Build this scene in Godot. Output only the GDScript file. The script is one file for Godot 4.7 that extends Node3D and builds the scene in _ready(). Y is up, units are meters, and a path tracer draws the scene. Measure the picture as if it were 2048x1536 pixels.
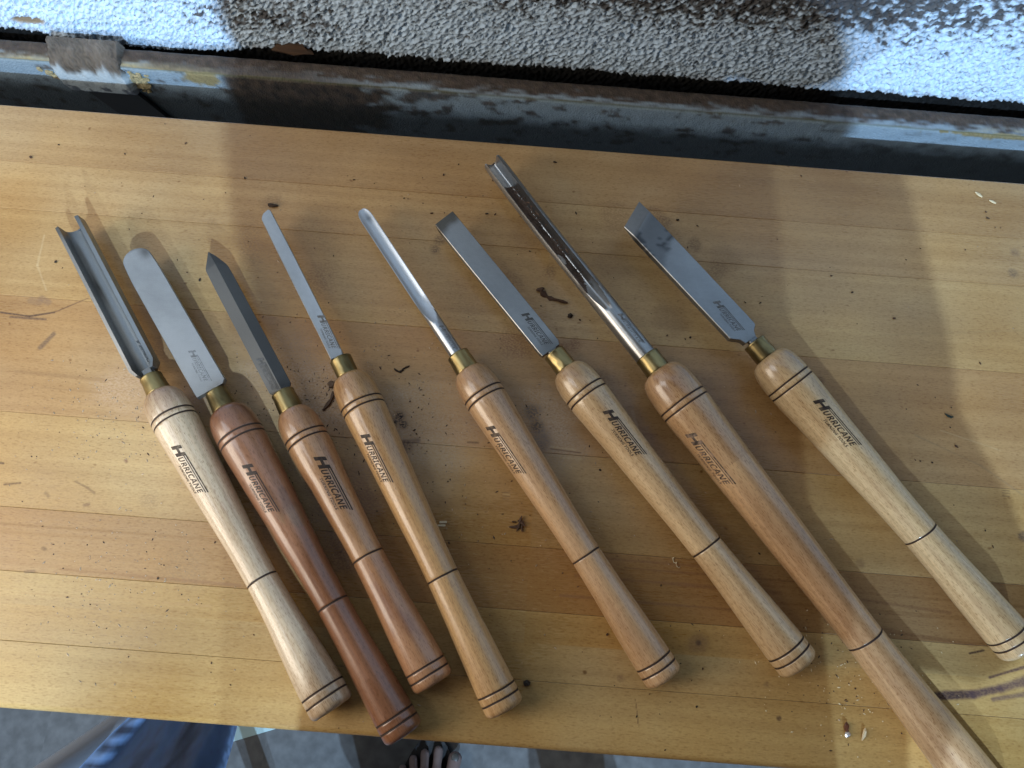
extends Node3D
# Eight lathe chisels laid out on a beech bench top in front of a rough painted wall. Units are metres; the origin lies on the bench top under the camera.


var M := {}
var names := {}
var rng := RandomNumberGenerator.new()
var rough_noise := FastNoiseLite.new()
var patch_noise := FastNoiseLite.new()
var fine_noise := FastNoiseLite.new()


func _ready() -> void:
	rng.seed = 77
	set_camera_and_light()
	make_materials()
	build_floor()
	build_wall()
	build_rail()
	build_bench()
	build_chisels()
	build_debris()
	build_stool_and_cloth()
	build_person()


# ------------------------------------------------------------------ camera, light, exposure
func set_camera_and_light() -> void:
	var cam := Camera3D.new()
	cam.name = "camera"
	cam.fov = rad_to_deg(2.0 * atan(768.0 / 1480.0))
	cam.near = 0.02
	cam.far = 60.0
	var p := deg_to_rad(17.3)
	var r := atan(0.0772)
	var fwd := Vector3(0, -cos(p), -sin(p))
	var up := Vector3(0, sin(p), -cos(p))
	var right := Vector3(1, 0, 0)
	cam.transform = Transform3D(Basis(right * cos(r) + up * sin(r), up * cos(r) - right * sin(r), -fwd), Vector3(0, 0.5, 0))
	add_child(cam)
	cam.current = true
	var env := Environment.new()
	env.background_mode = Environment.BG_COLOR
	env.background_color = Color(0.026, 0.019, 0.012).linear_to_srgb()
	env.background_energy_multiplier = 1.0
	env.tonemap_mode = Environment.TONE_MAPPER_LINEAR
	env.tonemap_exposure = 1.06
	env.sdfgi_enabled = true
	env.ssao_enabled = true
	env.ssil_enabled = true
	var we := WorldEnvironment.new()
	we.name = "environment"
	we.environment = env
	add_child(we)
	lamp("ceiling_lamp", 15.5, 41.0, 2.7, 6.6, Color(0.50, 0.73, 1.0).linear_to_srgb(), 0.016)
	lamp("wall_lamp", 15.0, 25.0, 2.8, 4.2, Color(0.50, 0.73, 1.0).linear_to_srgb(), 0.016)
	opening("high_window_light", Vector3(-1.16, 1.28, -0.06), Vector3(-0.1, 0.0, -0.12), Vector2(0.50, 0.75), 0.58, Color(0.88, 0.95, 1.0).linear_to_srgb())
	opening("side_window_light", Vector3(-0.84, 0.37, 0.20), Vector3(-0.1, 0.0, -0.12), Vector2(0.40, 0.5), 0.47, Color(1.0, 0.90, 0.76).linear_to_srgb())


# daylight through an opening of the room
func opening(called: String, at: Vector3, towards: Vector3, size: Vector2, energy: float, tint: Color) -> void:
	var o := AreaLight3D.new()
	o.name = called
	o.area_size = size
	o.light_energy = energy
	o.light_color = tint
	o.shadow_enabled = true
	o.area_range = 8.0
	add_child(o)
	o.look_at_from_position(at, towards, Vector3.UP)


func lamp(called: String, turn: float, rise: float, away: float, energy: float, tint: Color, size: float) -> void:
	var o := OmniLight3D.new()
	o.name = called
	var a := deg_to_rad(turn)
	var e := deg_to_rad(rise)
	o.position = Vector3(0.03, 0, -0.12) + away * Vector3(sin(a) * cos(e), sin(e), cos(a) * cos(e))
	o.light_energy = energy
	o.light_color = tint
	o.light_size = size
	o.omni_range = 8.0
	o.omni_attenuation = 2.0
	o.shadow_enabled = true
	add_child(o)


# ------------------------------------------------------------------ naming
func numbered(called: String) -> String:
	var n: int = names.get(called, 0)
	names[called] = n + 1
	return called if n == 0 else "%s_%03d" % [called, n]


func tag(o: Node3D, label: String, category: String, group := "", kind := "") -> void:
	o.set_meta("label", label)
	o.set_meta("category", category)
	if group:
		o.set_meta("group", group)
	if kind:
		o.set_meta("kind", kind)


func thing(called: String, at: Vector3, label: String, category: String, group := "") -> Node3D:
	var o := Node3D.new()
	o.name = numbered(called)
	add_child(o)
	o.position = at
	tag(o, label, category, group)
	return o


func put(called: String, mesh: Mesh, mat: Material, parent: Node = null) -> MeshInstance3D:
	var o := MeshInstance3D.new()
	o.mesh = mesh
	o.material_override = mat
	if parent == null:
		o.name = numbered(called)
		add_child(o)
	else:
		o.name = called
		parent.add_child(o, true)
	return o


# ------------------------------------------------------------------ mesh tools
# A grid of points: rows[u][v]. Smooth normals. "outward" turns the sheet so that its normals agree with that direction at the middle; for closed bodies pass Vector3.ZERO.
func grid(rows: Array, outward := Vector3.ZERO, cols := [], uv_of = null, closed_v := false) -> ArrayMesh:
	var nu := rows.size()
	var nv: int = rows[0].size()
	var v := PackedVector3Array()
	var nrm := PackedVector3Array()
	var c := PackedColorArray()
	var uv := PackedVector2Array()
	var ix := PackedInt32Array()
	for i in nu:
		v.append_array(rows[i])
		if cols:
			c.append_array(cols[i])
	nrm.resize(v.size())
	uv.resize(v.size())
	for i in nu:
		var ia := maxi(i - 1, 0) * nv
		var ib := mini(i + 1, nu - 1) * nv
		for j in nv:
			var ja := j - 1 if j > 0 else (nv - 2 if closed_v else 0)
			var jb := j + 1 if j < nv - 1 else (1 if closed_v else nv - 1)
			var n := (v[ib + j] - v[ia + j]).cross(v[i * nv + jb] - v[i * nv + ja])
			nrm[i * nv + j] = n.normalized() if n.length_squared() > 1e-24 else Vector3.UP
			if uv_of != null:
				uv[i * nv + j] = uv_of.call(v[i * nv + j], i, j)
	var flip := false
	if outward != Vector3.ZERO:
		flip = nrm[(nu / 2) * nv + nv / 2].dot(outward) < 0.0
	if flip:
		for k in nrm.size():
			nrm[k] = -nrm[k]
	for i in nu - 1:
		for j in nv - 1:
			var a := i * nv + j
			var b := a + nv
			if flip:
				ix.append_array([a, b, b + 1, a, b + 1, a + 1])
			else:
				ix.append_array([a, b + 1, b, a, a + 1, b + 1])
	return arrays(v, nrm, uv if uv_of != null else PackedVector2Array(), c, ix)


func arrays(v: PackedVector3Array, nrm: PackedVector3Array, uv: PackedVector2Array, c: PackedColorArray, ix: PackedInt32Array) -> ArrayMesh:
	var a := []
	a.resize(Mesh.ARRAY_MAX)
	a[Mesh.ARRAY_VERTEX] = v
	if nrm.size():
		a[Mesh.ARRAY_NORMAL] = nrm
	if uv.size():
		a[Mesh.ARRAY_TEX_UV] = uv
	if c.size():
		a[Mesh.ARRAY_COLOR] = c
	if ix.size():
		a[Mesh.ARRAY_INDEX] = ix
	var m := ArrayMesh.new()
	m.add_surface_from_arrays(Mesh.PRIMITIVE_TRIANGLES, a)
	return m


# Closed rings of equal count joined into a body with capped ends; edges sharper than the crease stay sharp.
func loft(rings: Array, crease := 32.0, col_of = null, uv_of = null) -> ArrayMesh:
	var tri := PackedVector3Array()
	var n: int = rings[0].size()
	for i in rings.size() - 1:
		var a: PackedVector3Array = rings[i]
		var b: PackedVector3Array = rings[i + 1]
		for j in n:
			var k := (j + 1) % n
			tri.append_array([a[j], b[k], b[j], a[j], a[k], b[k]])
	for e in 2:
		var ring: PackedVector3Array = rings[0] if e == 0 else rings[-1]
		var flat := PackedVector2Array()
		var nn := Vector3.ZERO
		for j in n:
			nn += ring[j].cross(ring[(j + 1) % n])
		if nn.length() < 1e-12:
			continue
		nn = nn.normalized()
		var bx := nn.cross(Vector3(0.123, 0.71, 0.4)).normalized()
		var by := nn.cross(bx)
		for q in ring:
			flat.append(Vector2(q.dot(bx), q.dot(by)) * 1000.0)
		var t := Geometry2D.triangulate_polygon(flat)
		var want: Vector3 = (rings[0][0] - rings[1][0]) if e == 0 else (rings[-1][0] - rings[-2][0])
		for q in range(0, t.size(), 3):
			var p0 := ring[t[q]]
			var p1 := ring[t[q + 1]]
			var p2 := ring[t[q + 2]]
			if (p1 - p0).cross(p2 - p0).dot(want) > 0:
				tri.append_array([p0, p2, p1])
			else:
				tri.append_array([p0, p1, p2])
	return finish(tri, crease, col_of, uv_of)


func finish(tri: PackedVector3Array, crease := 32.0, col_of = null, uv_of = null) -> ArrayMesh:
	var volume := 0.0
	for i in range(0, tri.size(), 3):
		volume += tri[i].dot(tri[i + 1].cross(tri[i + 2]))
	if volume > 0.0:          # clockwise fronts give a negative volume
		for i in range(0, tri.size(), 3):
			var keep := tri[i + 1]
			tri[i + 1] = tri[i + 2]
			tri[i + 2] = keep
	var face := PackedVector3Array()
	var at := {}
	for i in range(0, tri.size(), 3):
		face.append((tri[i + 2] - tri[i]).cross(tri[i + 1] - tri[i]))
		for k in 3:
			var key := Vector3i((tri[i + k] * 200000.0).round())
			if at.has(key):
				at[key].append(i / 3)
			else:
				at[key] = [i / 3]
	var lim := cos(deg_to_rad(crease))
	var nrm := PackedVector3Array()
	var c := PackedColorArray()
	var uv := PackedVector2Array()
	for i in tri.size():
		var f := face[i / 3]
		var fn := f.normalized()
		var s := Vector3.ZERO
		for g in at[Vector3i((tri[i] * 200000.0).round())]:
			if face[g].normalized().dot(fn) > lim:
				s += face[g]
		nrm.append(s.normalized() if s.length_squared() > 1e-30 else Vector3.UP)
		if col_of != null:
			c.append(col_of.call(tri[i]))
		if uv_of != null:
			uv.append(uv_of.call(tri[i]))
	return arrays(tri, nrm, uv, c, PackedInt32Array())


func box_mesh(lo: Vector3, hi: Vector3, ch := 0.0, uv_of = null) -> ArrayMesh:
	var rings := []
	for e in [[lo.x, ch], [lo.x + ch, 0.0], [hi.x - ch, 0.0], [hi.x, ch]] if ch > 0.0 else [[lo.x, 0.0], [hi.x, 0.0]]:
		var d: float = e[1]
		var q: float = maxf(ch, 1e-5)
		rings.append(PackedVector3Array([Vector3(e[0], hi.y - d, lo.z + q), Vector3(e[0], hi.y - d, hi.z - q), Vector3(e[0], hi.y - q, hi.z - d), Vector3(e[0], lo.y + q, hi.z - d),
			Vector3(e[0], lo.y + d, hi.z - q), Vector3(e[0], lo.y + d, lo.z + q), Vector3(e[0], lo.y + q, lo.z + d), Vector3(e[0], hi.y - q, lo.z + d)]))
	return loft(rings, 30.0, null, uv_of)


func tube(points: Array, radii: Array, sides := 14) -> ArrayMesh:
	var rings := []
	for i in points.size():
		var d: Vector3 = (points[mini(i + 1, points.size() - 1)] - points[maxi(i - 1, 0)]).normalized()
		var a := d.cross(Vector3(0.3, 0.2, 0.93)).normalized()
		var b := d.cross(a)
		var ring := PackedVector3Array()
		for k in sides:
			var t := TAU * k / sides
			ring.append(points[i] + (a * cos(t) + b * sin(t)) * radii[i])
		rings.append(ring)
	return loft(rings, 50.0)


# a small irregular lump of 80 faces
func lump(size: Vector3, seed_: int, jag := 0.35) -> ArrayMesh:
	var r := RandomNumberGenerator.new()
	r.seed = seed_
	var t := (1.0 + sqrt(5.0)) / 2.0
	var p := [Vector3(-1, t, 0), Vector3(1, t, 0), Vector3(-1, -t, 0), Vector3(1, -t, 0), Vector3(0, -1, t), Vector3(0, 1, t), Vector3(0, -1, -t), Vector3(0, 1, -t), Vector3(t, 0, -1), Vector3(t, 0, 1), Vector3(-t, 0, -1), Vector3(-t, 0, 1)]
	var f := [0, 11, 5, 0, 5, 1, 0, 1, 7, 0, 7, 10, 0, 10, 11, 1, 5, 9, 5, 11, 4, 11, 10, 2, 10, 7, 6, 7, 1, 8, 3, 9, 4, 3, 4, 2, 3, 2, 6, 3, 6, 8, 3, 8, 9, 4, 9, 5, 2, 4, 11, 6, 2, 10, 8, 6, 7, 9, 8, 1]
	var moved := {}
	var tri := PackedVector3Array()
	for k in range(0, 60, 3):
		var q := [p[f[k]].normalized(), p[f[k + 1]].normalized(), p[f[k + 2]].normalized()]
		var m := [(q[0] + q[1]).normalized(), (q[1] + q[2]).normalized(), (q[2] + q[0]).normalized()]
		for w in [q[0], m[0], m[2], m[0], q[1], m[1], m[2], m[1], q[2], m[0], m[1], m[2]]:
			var key := Vector3i((w * 1000.0).round())
			if not moved.has(key):
				moved[key] = w * size * (1.0 + r.randf_range(-jag, jag))
			tri.append(moved[key])
	return finish(tri, 25.0)


# ------------------------------------------------------------------ materials
func std(color: Color, rough: float, metal := 0.0, vertex := false) -> StandardMaterial3D:
	var m := StandardMaterial3D.new()
	m.albedo_color = color.linear_to_srgb()
	m.roughness = rough
	m.metallic = metal
	m.vertex_color_use_as_albedo = vertex
	return m


func noise(seed_: int, freq: float, octaves := 3) -> FastNoiseLite:
	var n := FastNoiseLite.new()
	n.seed = seed_
	n.frequency = freq
	n.noise_type = FastNoiseLite.TYPE_SIMPLEX_SMOOTH
	n.fractal_octaves = octaves
	return n


func field(seed_: int, w: int, h: int, sw: int, sh: int, freq: float, octaves := 3) -> PackedByteArray:
	var im := noise(seed_, freq, octaves).get_image(sw, sh)
	if sw != w or sh != h:
		im.resize(w, h, Image.INTERPOLATE_CUBIC)
	im.convert(Image.FORMAT_L8)
	return im.get_data()


# board edges in z from the back, and the colour of each board
const EDGES := [-0.3535, -0.3035, -0.2632, -0.1935, -0.1080, -0.0440, -0.0035, 0.0385, 0.0778]
const BOARD_TONES := [[174, 138, 92], [178, 142, 94], [177, 141, 91], [172, 133, 86], [178, 141, 89], [170, 130, 81], [180, 144, 89], [179, 143, 87]]
const TW := 2048
const TH := 1024
const X0 := -0.65
const XW := 1.30


func bench_texture() -> Array:
	var zw: float = EDGES[8] - EDGES[0]
	var streak := field(11, TW, TH, 40, TH, 0.045, 4)
	var band := field(12, TW, TH, 24, 128, 0.05, 2)
	var fleck := field(13, TW, TH, 700, TH, 0.42, 1)
	var fibre := field(14, TW, TH, 400, TH, 0.35, 2)
	var cloud := field(15, TW, TH, 256, 128, 0.02, 4)
	var grit := field(16, TW, TH, TW, TH, 0.30, 3)
	var dots := field(17, TW, TH, TW, TH, 0.06, 2)
	var out := PackedByteArray()
	out.resize(TW * TH * 3)
	var gloss := PackedByteArray()
	gloss.resize(TW * TH)
	var b := 0
	for y in TH:
		var z: float = EDGES[0] + zw * (y + 0.5) / TH
		while b < 7 and z > EDGES[b + 1]:
			b += 1
		var tone: Array = BOARD_TONES[b]
		var shift := (b * 557 + 131) % TW
		var row := y * TW
		var t0: float = tone[0]
		var t1: float = tone[1]
		var t2: float = tone[2]
		var heart := 1.0 if b == 5 else 0.0
		for x in TW:
			var xs := (x + shift) % (TW * 2)
			if xs >= TW:
				xs = TW * 2 - 1 - xs
			var i := row + x
			var s := row + xs
			var k := 1.0 + (streak[s] - 128) * 0.00034 + (band[s] - 128) * 0.00022 + (fibre[s] - 128) * 0.00022 + (cloud[i] - 128) * 0.0007
			if heart > 0.0:
				var g := smoothstep(0.5, 0.85, float(x) / TW)
				k -= g * 0.10 + maxf(0.0, streak[s] - 140) * 0.0016 * (0.5 + g)
			var f := fleck[s]
			if f > 172:
				k -= minf((f - 172) * 0.0024, 0.10)
			var d := dots[i]
			if d > 222:
				k -= minf((d - 222) * 0.012, 0.3)
			k -= (grit[i] - 128) * 0.00035
			var w := (cloud[(i + 300000) % (TW * TH)] - 128) * 0.0012
			out[i * 3] = clampi(int(t0 * k), 0, 255)
			out[i * 3 + 1] = clampi(int(t1 * (k - 0.010 + 0.3 * (k - 1.0) - w * 0.3)), 0, 255)
			out[i * 3 + 2] = clampi(int(t2 * (k - 0.02 + 0.7 * (k - 1.0) - w)), 0, 255)
			gloss[i] = clampi(int(94 + (cloud[i] - 128) * 0.35 + (fibre[s] - 128) * 0.15), 0, 255)
	for q in BLOTCHES:
		stain(out, gloss, grit, q[0], q[1], q[0], q[1], q[2], Color8(q[3], q[4], q[5]), q[6], q[7], zw)
	for q in STROKES:
		stain(out, gloss, grit, q[0], q[1], q[2], q[3], q[4], Color8(q[5], q[6], q[7]), q[8], 0.25, zw)
	var im := Image.create_from_data(TW, TH, false, Image.FORMAT_RGB8, out)
	var gl := Image.create_from_data(TW, TH, false, Image.FORMAT_L8, gloss)
	return [ImageTexture.create_from_image(im), ImageTexture.create_from_image(gl)]


# a stain, smear or mark of one colour along a short line on the bench top, broken up by grain
func stain(out: PackedByteArray, gloss: PackedByteArray, grit: PackedByteArray, ax: float, az: float, bx: float, bz: float, r: float, color: Color, strength: float, grain: float, zw: float) -> void:
	var sx := TW / XW
	var sz := TH / zw
	var reach := r * 1.6 + 0.0012
	var i0 := clampi(int((minf(ax, bx) - reach - X0) * sx), 0, TW - 1)
	var i1 := clampi(int((maxf(ax, bx) + reach - X0) * sx), 0, TW - 1)
	var j0 := clampi(int((minf(az, bz) - reach - EDGES[0]) * sz), 0, TH - 1)
	var j1 := clampi(int((maxf(az, bz) + reach - EDGES[0]) * sz), 0, TH - 1)
	var ab := Vector2(bx - ax, bz - az)
	var l2 := maxf(ab.length_squared(), 1e-12)
	for j in range(j0, j1 + 1):
		for i in range(i0, i1 + 1):
			var p := Vector2(X0 + i / sx - ax, EDGES[0] + j / sz - az)
			var t := clampf(p.dot(ab) / l2, 0.0, 1.0)
			var d := (p - ab * t).length() / r
			d += 0.55 * patch_noise.get_noise_2d((p.x + ax) * 900.0, (p.y + az) * 1500.0)
			var a := 1.0 - smoothstep(0.35, 1.25, d)
			if a <= 0.0:
				continue
			var k := j * TW + i
			if grain > 0.0:
				a *= lerpf(1.0, smoothstep(95.0, 165.0, float(grit[k])) * 1.25, grain)
			a *= strength
			out[k * 3] = clampi(int(lerpf(out[k * 3], color.r8, a)), 0, 255)
			out[k * 3 + 1] = clampi(int(lerpf(out[k * 3 + 1], color.g8, a)), 0, 255)
			out[k * 3 + 2] = clampi(int(lerpf(out[k * 3 + 2], color.b8, a)), 0, 255)
			gloss[k] = clampi(int(lerpf(gloss[k], 190, a)), 0, 255)


func handle_texture(seed_: int) -> ImageTexture:
	var w := 1024
	var h := 512
	var streak := field(seed_, w, h, 10, h, 0.035, 2)
	var fleck := field(seed_ + 1, w, h, 110, h, 0.50, 1)
	var thin := field(seed_ + 2, w, h, 60, h, 0.45, 2)
	var cloud := field(seed_ + 3, w, h, 64, 64, 0.03, 3)
	var out := PackedByteArray()
	out.resize(w * h * 3)
	for i in w * h:
		var k := 0.92 + (streak[i] - 128) * 0.00045 + (thin[i] - 128) * 0.00042 + (cloud[i] - 128) * 0.0005
		if fleck[i] > 184:
			k -= minf((fleck[i] - 184) * 0.0060, 0.28)
		out[i * 3] = clampi(int(255.0 * k), 0, 255)
		out[i * 3 + 1] = clampi(int(255.0 * (k + 0.30 * (k - 0.92))), 0, 255)
		out[i * 3 + 2] = clampi(int(255.0 * (k + 0.6 * (k - 0.92))), 0, 255)
	return ImageTexture.create_from_image(Image.create_from_data(w, h, false, Image.FORMAT_RGB8, out))


func grey_texture(seed_: int, w: int, h: int, sw: int, sh: int, freq: float, lo: float, hi: float, octaves := 3) -> ImageTexture:
	var f := field(seed_, w, h, sw, sh, freq, octaves)
	for i in f.size():
		f[i] = clampi(int(255.0 * lerpf(lo, hi, f[i] / 255.0)), 0, 255)
	return ImageTexture.create_from_image(Image.create_from_data(w, h, false, Image.FORMAT_L8, f))


func make_materials() -> void:
	rough_noise = noise(5, 0.16, 2)
	patch_noise = noise(6, 0.02, 4)
	fine_noise = noise(8, 0.5, 2)
	var tex := bench_texture()
	var bench := std(Color.WHITE, 1.0)
	bench.albedo_texture = tex[0]
	bench.roughness_texture = tex[1]
	bench.texture_repeat = false
	M.bench = bench
	M.bench_under = std(Color(0.36, 0.24, 0.13), 0.6)
	var ht := [handle_texture(31), handle_texture(51), handle_texture(71)]
	var tints := [Color(0.70, 0.49, 0.30), Color(0.31, 0.130, 0.060), Color(0.55, 0.295, 0.140), Color(0.67, 0.39, 0.170), Color(0.68, 0.405, 0.205), Color(0.78, 0.525, 0.280), Color(0.70, 0.425, 0.215), Color(0.82, 0.575, 0.310)]
	M.handles = []
	var rub := grey_texture(61, 512, 256, 256, 256, 0.03, 0.55, 1.0, 4)
	for i in 8:
		var m := std(tints[i], 0.44, 0.0, true)
		m.albedo_texture = ht[i % 3]
		m.uv1_offset = Vector3(0.13 * i, 0.21 * i, 0)
		m.clearcoat_enabled = true
		m.clearcoat = 0.6
		m.clearcoat_roughness = 0.15
		m.roughness_texture = rub
		m.heightmap_enabled = true
		m.heightmap_texture = rub
		m.heightmap_scale = 0.006
		M.handles.append(m)
	M.burn = std(Color(0.040, 0.019, 0.010), 0.7)
	M.print = std(Color.WHITE, 0.6, 0.0, true)
	var scratch := grey_texture(91, 1024, 512, 32, 512, 0.40, 0.12, 0.62)
	var mottled := grey_texture(92, 512, 512, 512, 512, 0.02, 0.82, 1.0, 4)
	M.steels = []
	for q in [[0.42, 0.43, 0.43, 0.39], [0.50, 0.50, 0.495, 0.38], [0.15, 0.15, 0.147, 0.48], [0.60, 0.60, 0.60, 0.35], [0.56, 0.57, 0.59, 0.30], [0.43, 0.43, 0.425, 0.37], [0.50, 0.49, 0.48, 0.30], [0.42, 0.43, 0.44, 0.41]]:
		var m := std(Color(q[0], q[1], q[2]), q[3], 0.92, true)
		m.albedo_texture = mottled
		m.uv1_scale = Vector3(14, 14, 14)
		m.heightmap_enabled = true
		m.heightmap_texture = scratch
		m.heightmap_scale = 0.0035
		M.steels.append(m)
	var brass := std(Color(0.36, 0.27, 0.125), 0.32, 0.9, true)
	M.brass = brass
	M.paint_dirt = std(Color.WHITE, 0.86, 0.0, true)
	var rail_m := std(Color.WHITE, 0.66, 0.0, true)
	rail_m.heightmap_enabled = true
	rail_m.heightmap_texture = grey_texture(103, 512, 512, 512, 512, 0.10, 0.0, 1.0, 4)
	rail_m.heightmap_scale = 0.05
	rail_m.uv1_triplanar = true
	rail_m.uv1_scale = Vector3(9, 9, 9)
	M.rail = rail_m
	M.crumb = std(Color(0.042, 0.025, 0.015), 0.9)
	M.crumb_brown = std(Color(0.085, 0.042, 0.022), 0.9)
	M.bark = std(Color(0.125, 0.075, 0.046), 0.9)
	M.pale = std(Color(0.72, 0.58, 0.36), 0.7)
	M.bead = std(Color(0.85, 0.86, 0.88), 0.35)
	M.foam = std(Color(0.50, 0.41, 0.23), 0.9)
	M.vertex = std(Color.WHITE, 0.8, 0.0, true)
	var floor_m := std(Color(0.18, 0.185, 0.19), 0.85)
	floor_m.albedo_texture = grey_texture(101, 1024, 1024, 1024, 1024, 0.012, 0.78, 1.0, 5)
	floor_m.uv1_scale = Vector3(3, 3, 3)
	M.floor = floor_m
	var back := std(Color(0.56, 0.60, 0.64), 0.9)
	back.heightmap_enabled = true
	back.heightmap_texture = grey_texture(102, 512, 512, 512, 512, 0.06, 0.0, 1.0, 3)
	back.heightmap_scale = 0.3
	back.uv1_triplanar = true
	back.uv1_scale = Vector3(4, 4, 4)
	M.wall_back = back
	M.pipe = std(Color(0.46, 0.48, 0.54), 0.5, 0.1)
	M.skin = std(Color.WHITE, 0.55, 0.0, true)
	M.black = std(Color(0.012, 0.012, 0.014), 0.6)
	M.nail = std(Color(0.05, 0.045, 0.04), 0.4)
	M.shirt = std(Color(0.16, 0.17, 0.20), 0.9)
	M.shorts = std(Color(0.05, 0.06, 0.09), 0.9)
	M.paper = std(Color(0.50, 0.68, 0.70), 0.8)


# ------------------------------------------------------------------ setting
func build_floor() -> void:
	var rows := []
	for i in 9:
		var r := PackedVector3Array()
		for j in 9:
			r.append(Vector3(-2.0 + 0.5 * i, -0.75, -0.55 + 0.45 * j))
		rows.append(r)
	var o := put("floor", grid(rows, Vector3.UP, [], func(p, _i, _j): return Vector2(p.x, p.z)), M.floor)
	tag(o, "grey worn concrete floor far below the bench", "floor", "", "structure")


func wall_relief(x: float, y: float) -> float:
	var u := x * 1000.0
	var w := y * 1000.0
	var a := rough_noise.get_noise_2d(u * 0.75 - w * 0.35, w * 1.25 + u * 0.2)
	return 0.0036 * (0.7 - 2.0 * absf(a)) + 0.0013 * rough_noise.get_noise_2d(u * 2.1 + 500.0, w * 2.1) + 0.0012 * patch_noise.get_noise_2d(u, w)


func bump(x: float, y: float, cx: float, cy: float, rx: float, ry: float) -> float:
	return exp(-pow((x - cx) / rx, 2.0) - pow((y - cy) / ry, 2.0))


func build_wall() -> void:
	var root := thing("wall", Vector3(0, -0.75, -0.47), "rough roughcast wall, bluish white paint worn brown, behind the bench", "wall")
	var nx := 820
	var ny := 124
	var rows := []
	var cols := []
	var white := Color(0.66, 0.82, 1.0)
	var brown := Color(0.055, 0.040, 0.030)
	var tan_ := Color(0.30, 0.22, 0.14)
	for j in ny:
		var y := -0.088 + 0.0014 * j
		var r := PackedVector3Array()
		var c := PackedColorArray()
		for i in nx:
			var x := -0.60 + 0.0014 * i
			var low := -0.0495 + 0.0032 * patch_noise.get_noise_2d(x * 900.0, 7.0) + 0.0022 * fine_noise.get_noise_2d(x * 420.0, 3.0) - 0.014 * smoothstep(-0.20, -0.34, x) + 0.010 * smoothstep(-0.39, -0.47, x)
			var h := wall_relief(x, y)
			var inside := 1.0 - smoothstep(low - 0.0012, low + 0.0022, y)      # 1 in the black groove under the render coat
			var bare := smoothstep(0.9, 1.25, 1.6 * bump(x, y, -0.452, -0.0395, 0.024, 0.0065))
			h = lerpf(h, -0.001, bare * 0.8)
			# dirt gathers in patches
			var d := 1.0 * bump(x, y, -0.235, -0.018, 0.075, 0.026) + 1.05 * bump(x, y, 0.26, 0.046, 0.19, 0.034) + 0.45 * bump(x, y, 0.02, 0.03, 0.30, 0.04) + 0.55 * bump(x, y, -0.02, 0.045, 0.22, 0.022) + 0.35 * bump(x, y, -0.38, 0.02, 0.06, 0.03) + 0.75 * smoothstep(0.045, 0.085, y)
			d += 0.55 * patch_noise.get_noise_2d(x * 1500.0, y * 2600.0 + 90.0) - 0.05
			var pit := smoothstep(0.0012, -0.0022, h)
			var spot := rough_noise.get_noise_2d(x * 520.0 + 90.0, y * 1300.0)
			var m := smoothstep(0.46, 0.74, 0.62 * d + 0.36 * pit + 0.62 * spot + 0.10 * fine_noise.get_noise_2d(x * 260.0, y * 400.0))
			var col := white * (0.94 + 0.10 * fine_noise.get_noise_2d(x * 300.0, y * 300.0))
			col = col.lerp(brown, m * 0.92)
			col = col.lerp(tan_, bare)
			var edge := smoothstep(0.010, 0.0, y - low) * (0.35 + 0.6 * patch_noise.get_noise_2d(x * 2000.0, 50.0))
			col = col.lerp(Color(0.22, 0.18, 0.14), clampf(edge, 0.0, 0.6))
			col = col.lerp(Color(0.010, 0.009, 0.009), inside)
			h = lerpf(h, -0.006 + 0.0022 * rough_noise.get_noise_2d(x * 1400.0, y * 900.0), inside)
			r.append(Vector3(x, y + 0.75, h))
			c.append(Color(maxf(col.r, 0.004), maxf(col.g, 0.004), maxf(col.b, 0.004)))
		rows.append(r)
		cols.append(c)
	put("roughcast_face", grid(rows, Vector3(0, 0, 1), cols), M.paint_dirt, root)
	put("wall_body", box_mesh(Vector3(-1.7, 0.0, -0.12), Vector3(1.7, 2.2, -0.011)), M.wall_back, root)
	var nest := put("mud_lump", lump(Vector3(0.017, 0.0042, 0.005), 5, 0.4), std(Color(0.085, 0.045, 0.024), 0.95))
	nest.position = Vector3(-0.2165, -0.0465, -0.4665)
	nest.rotation.z = -0.06
	tag(nest, "brown lumpy patch of dried mud at the wall's lower edge", "mud")


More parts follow.
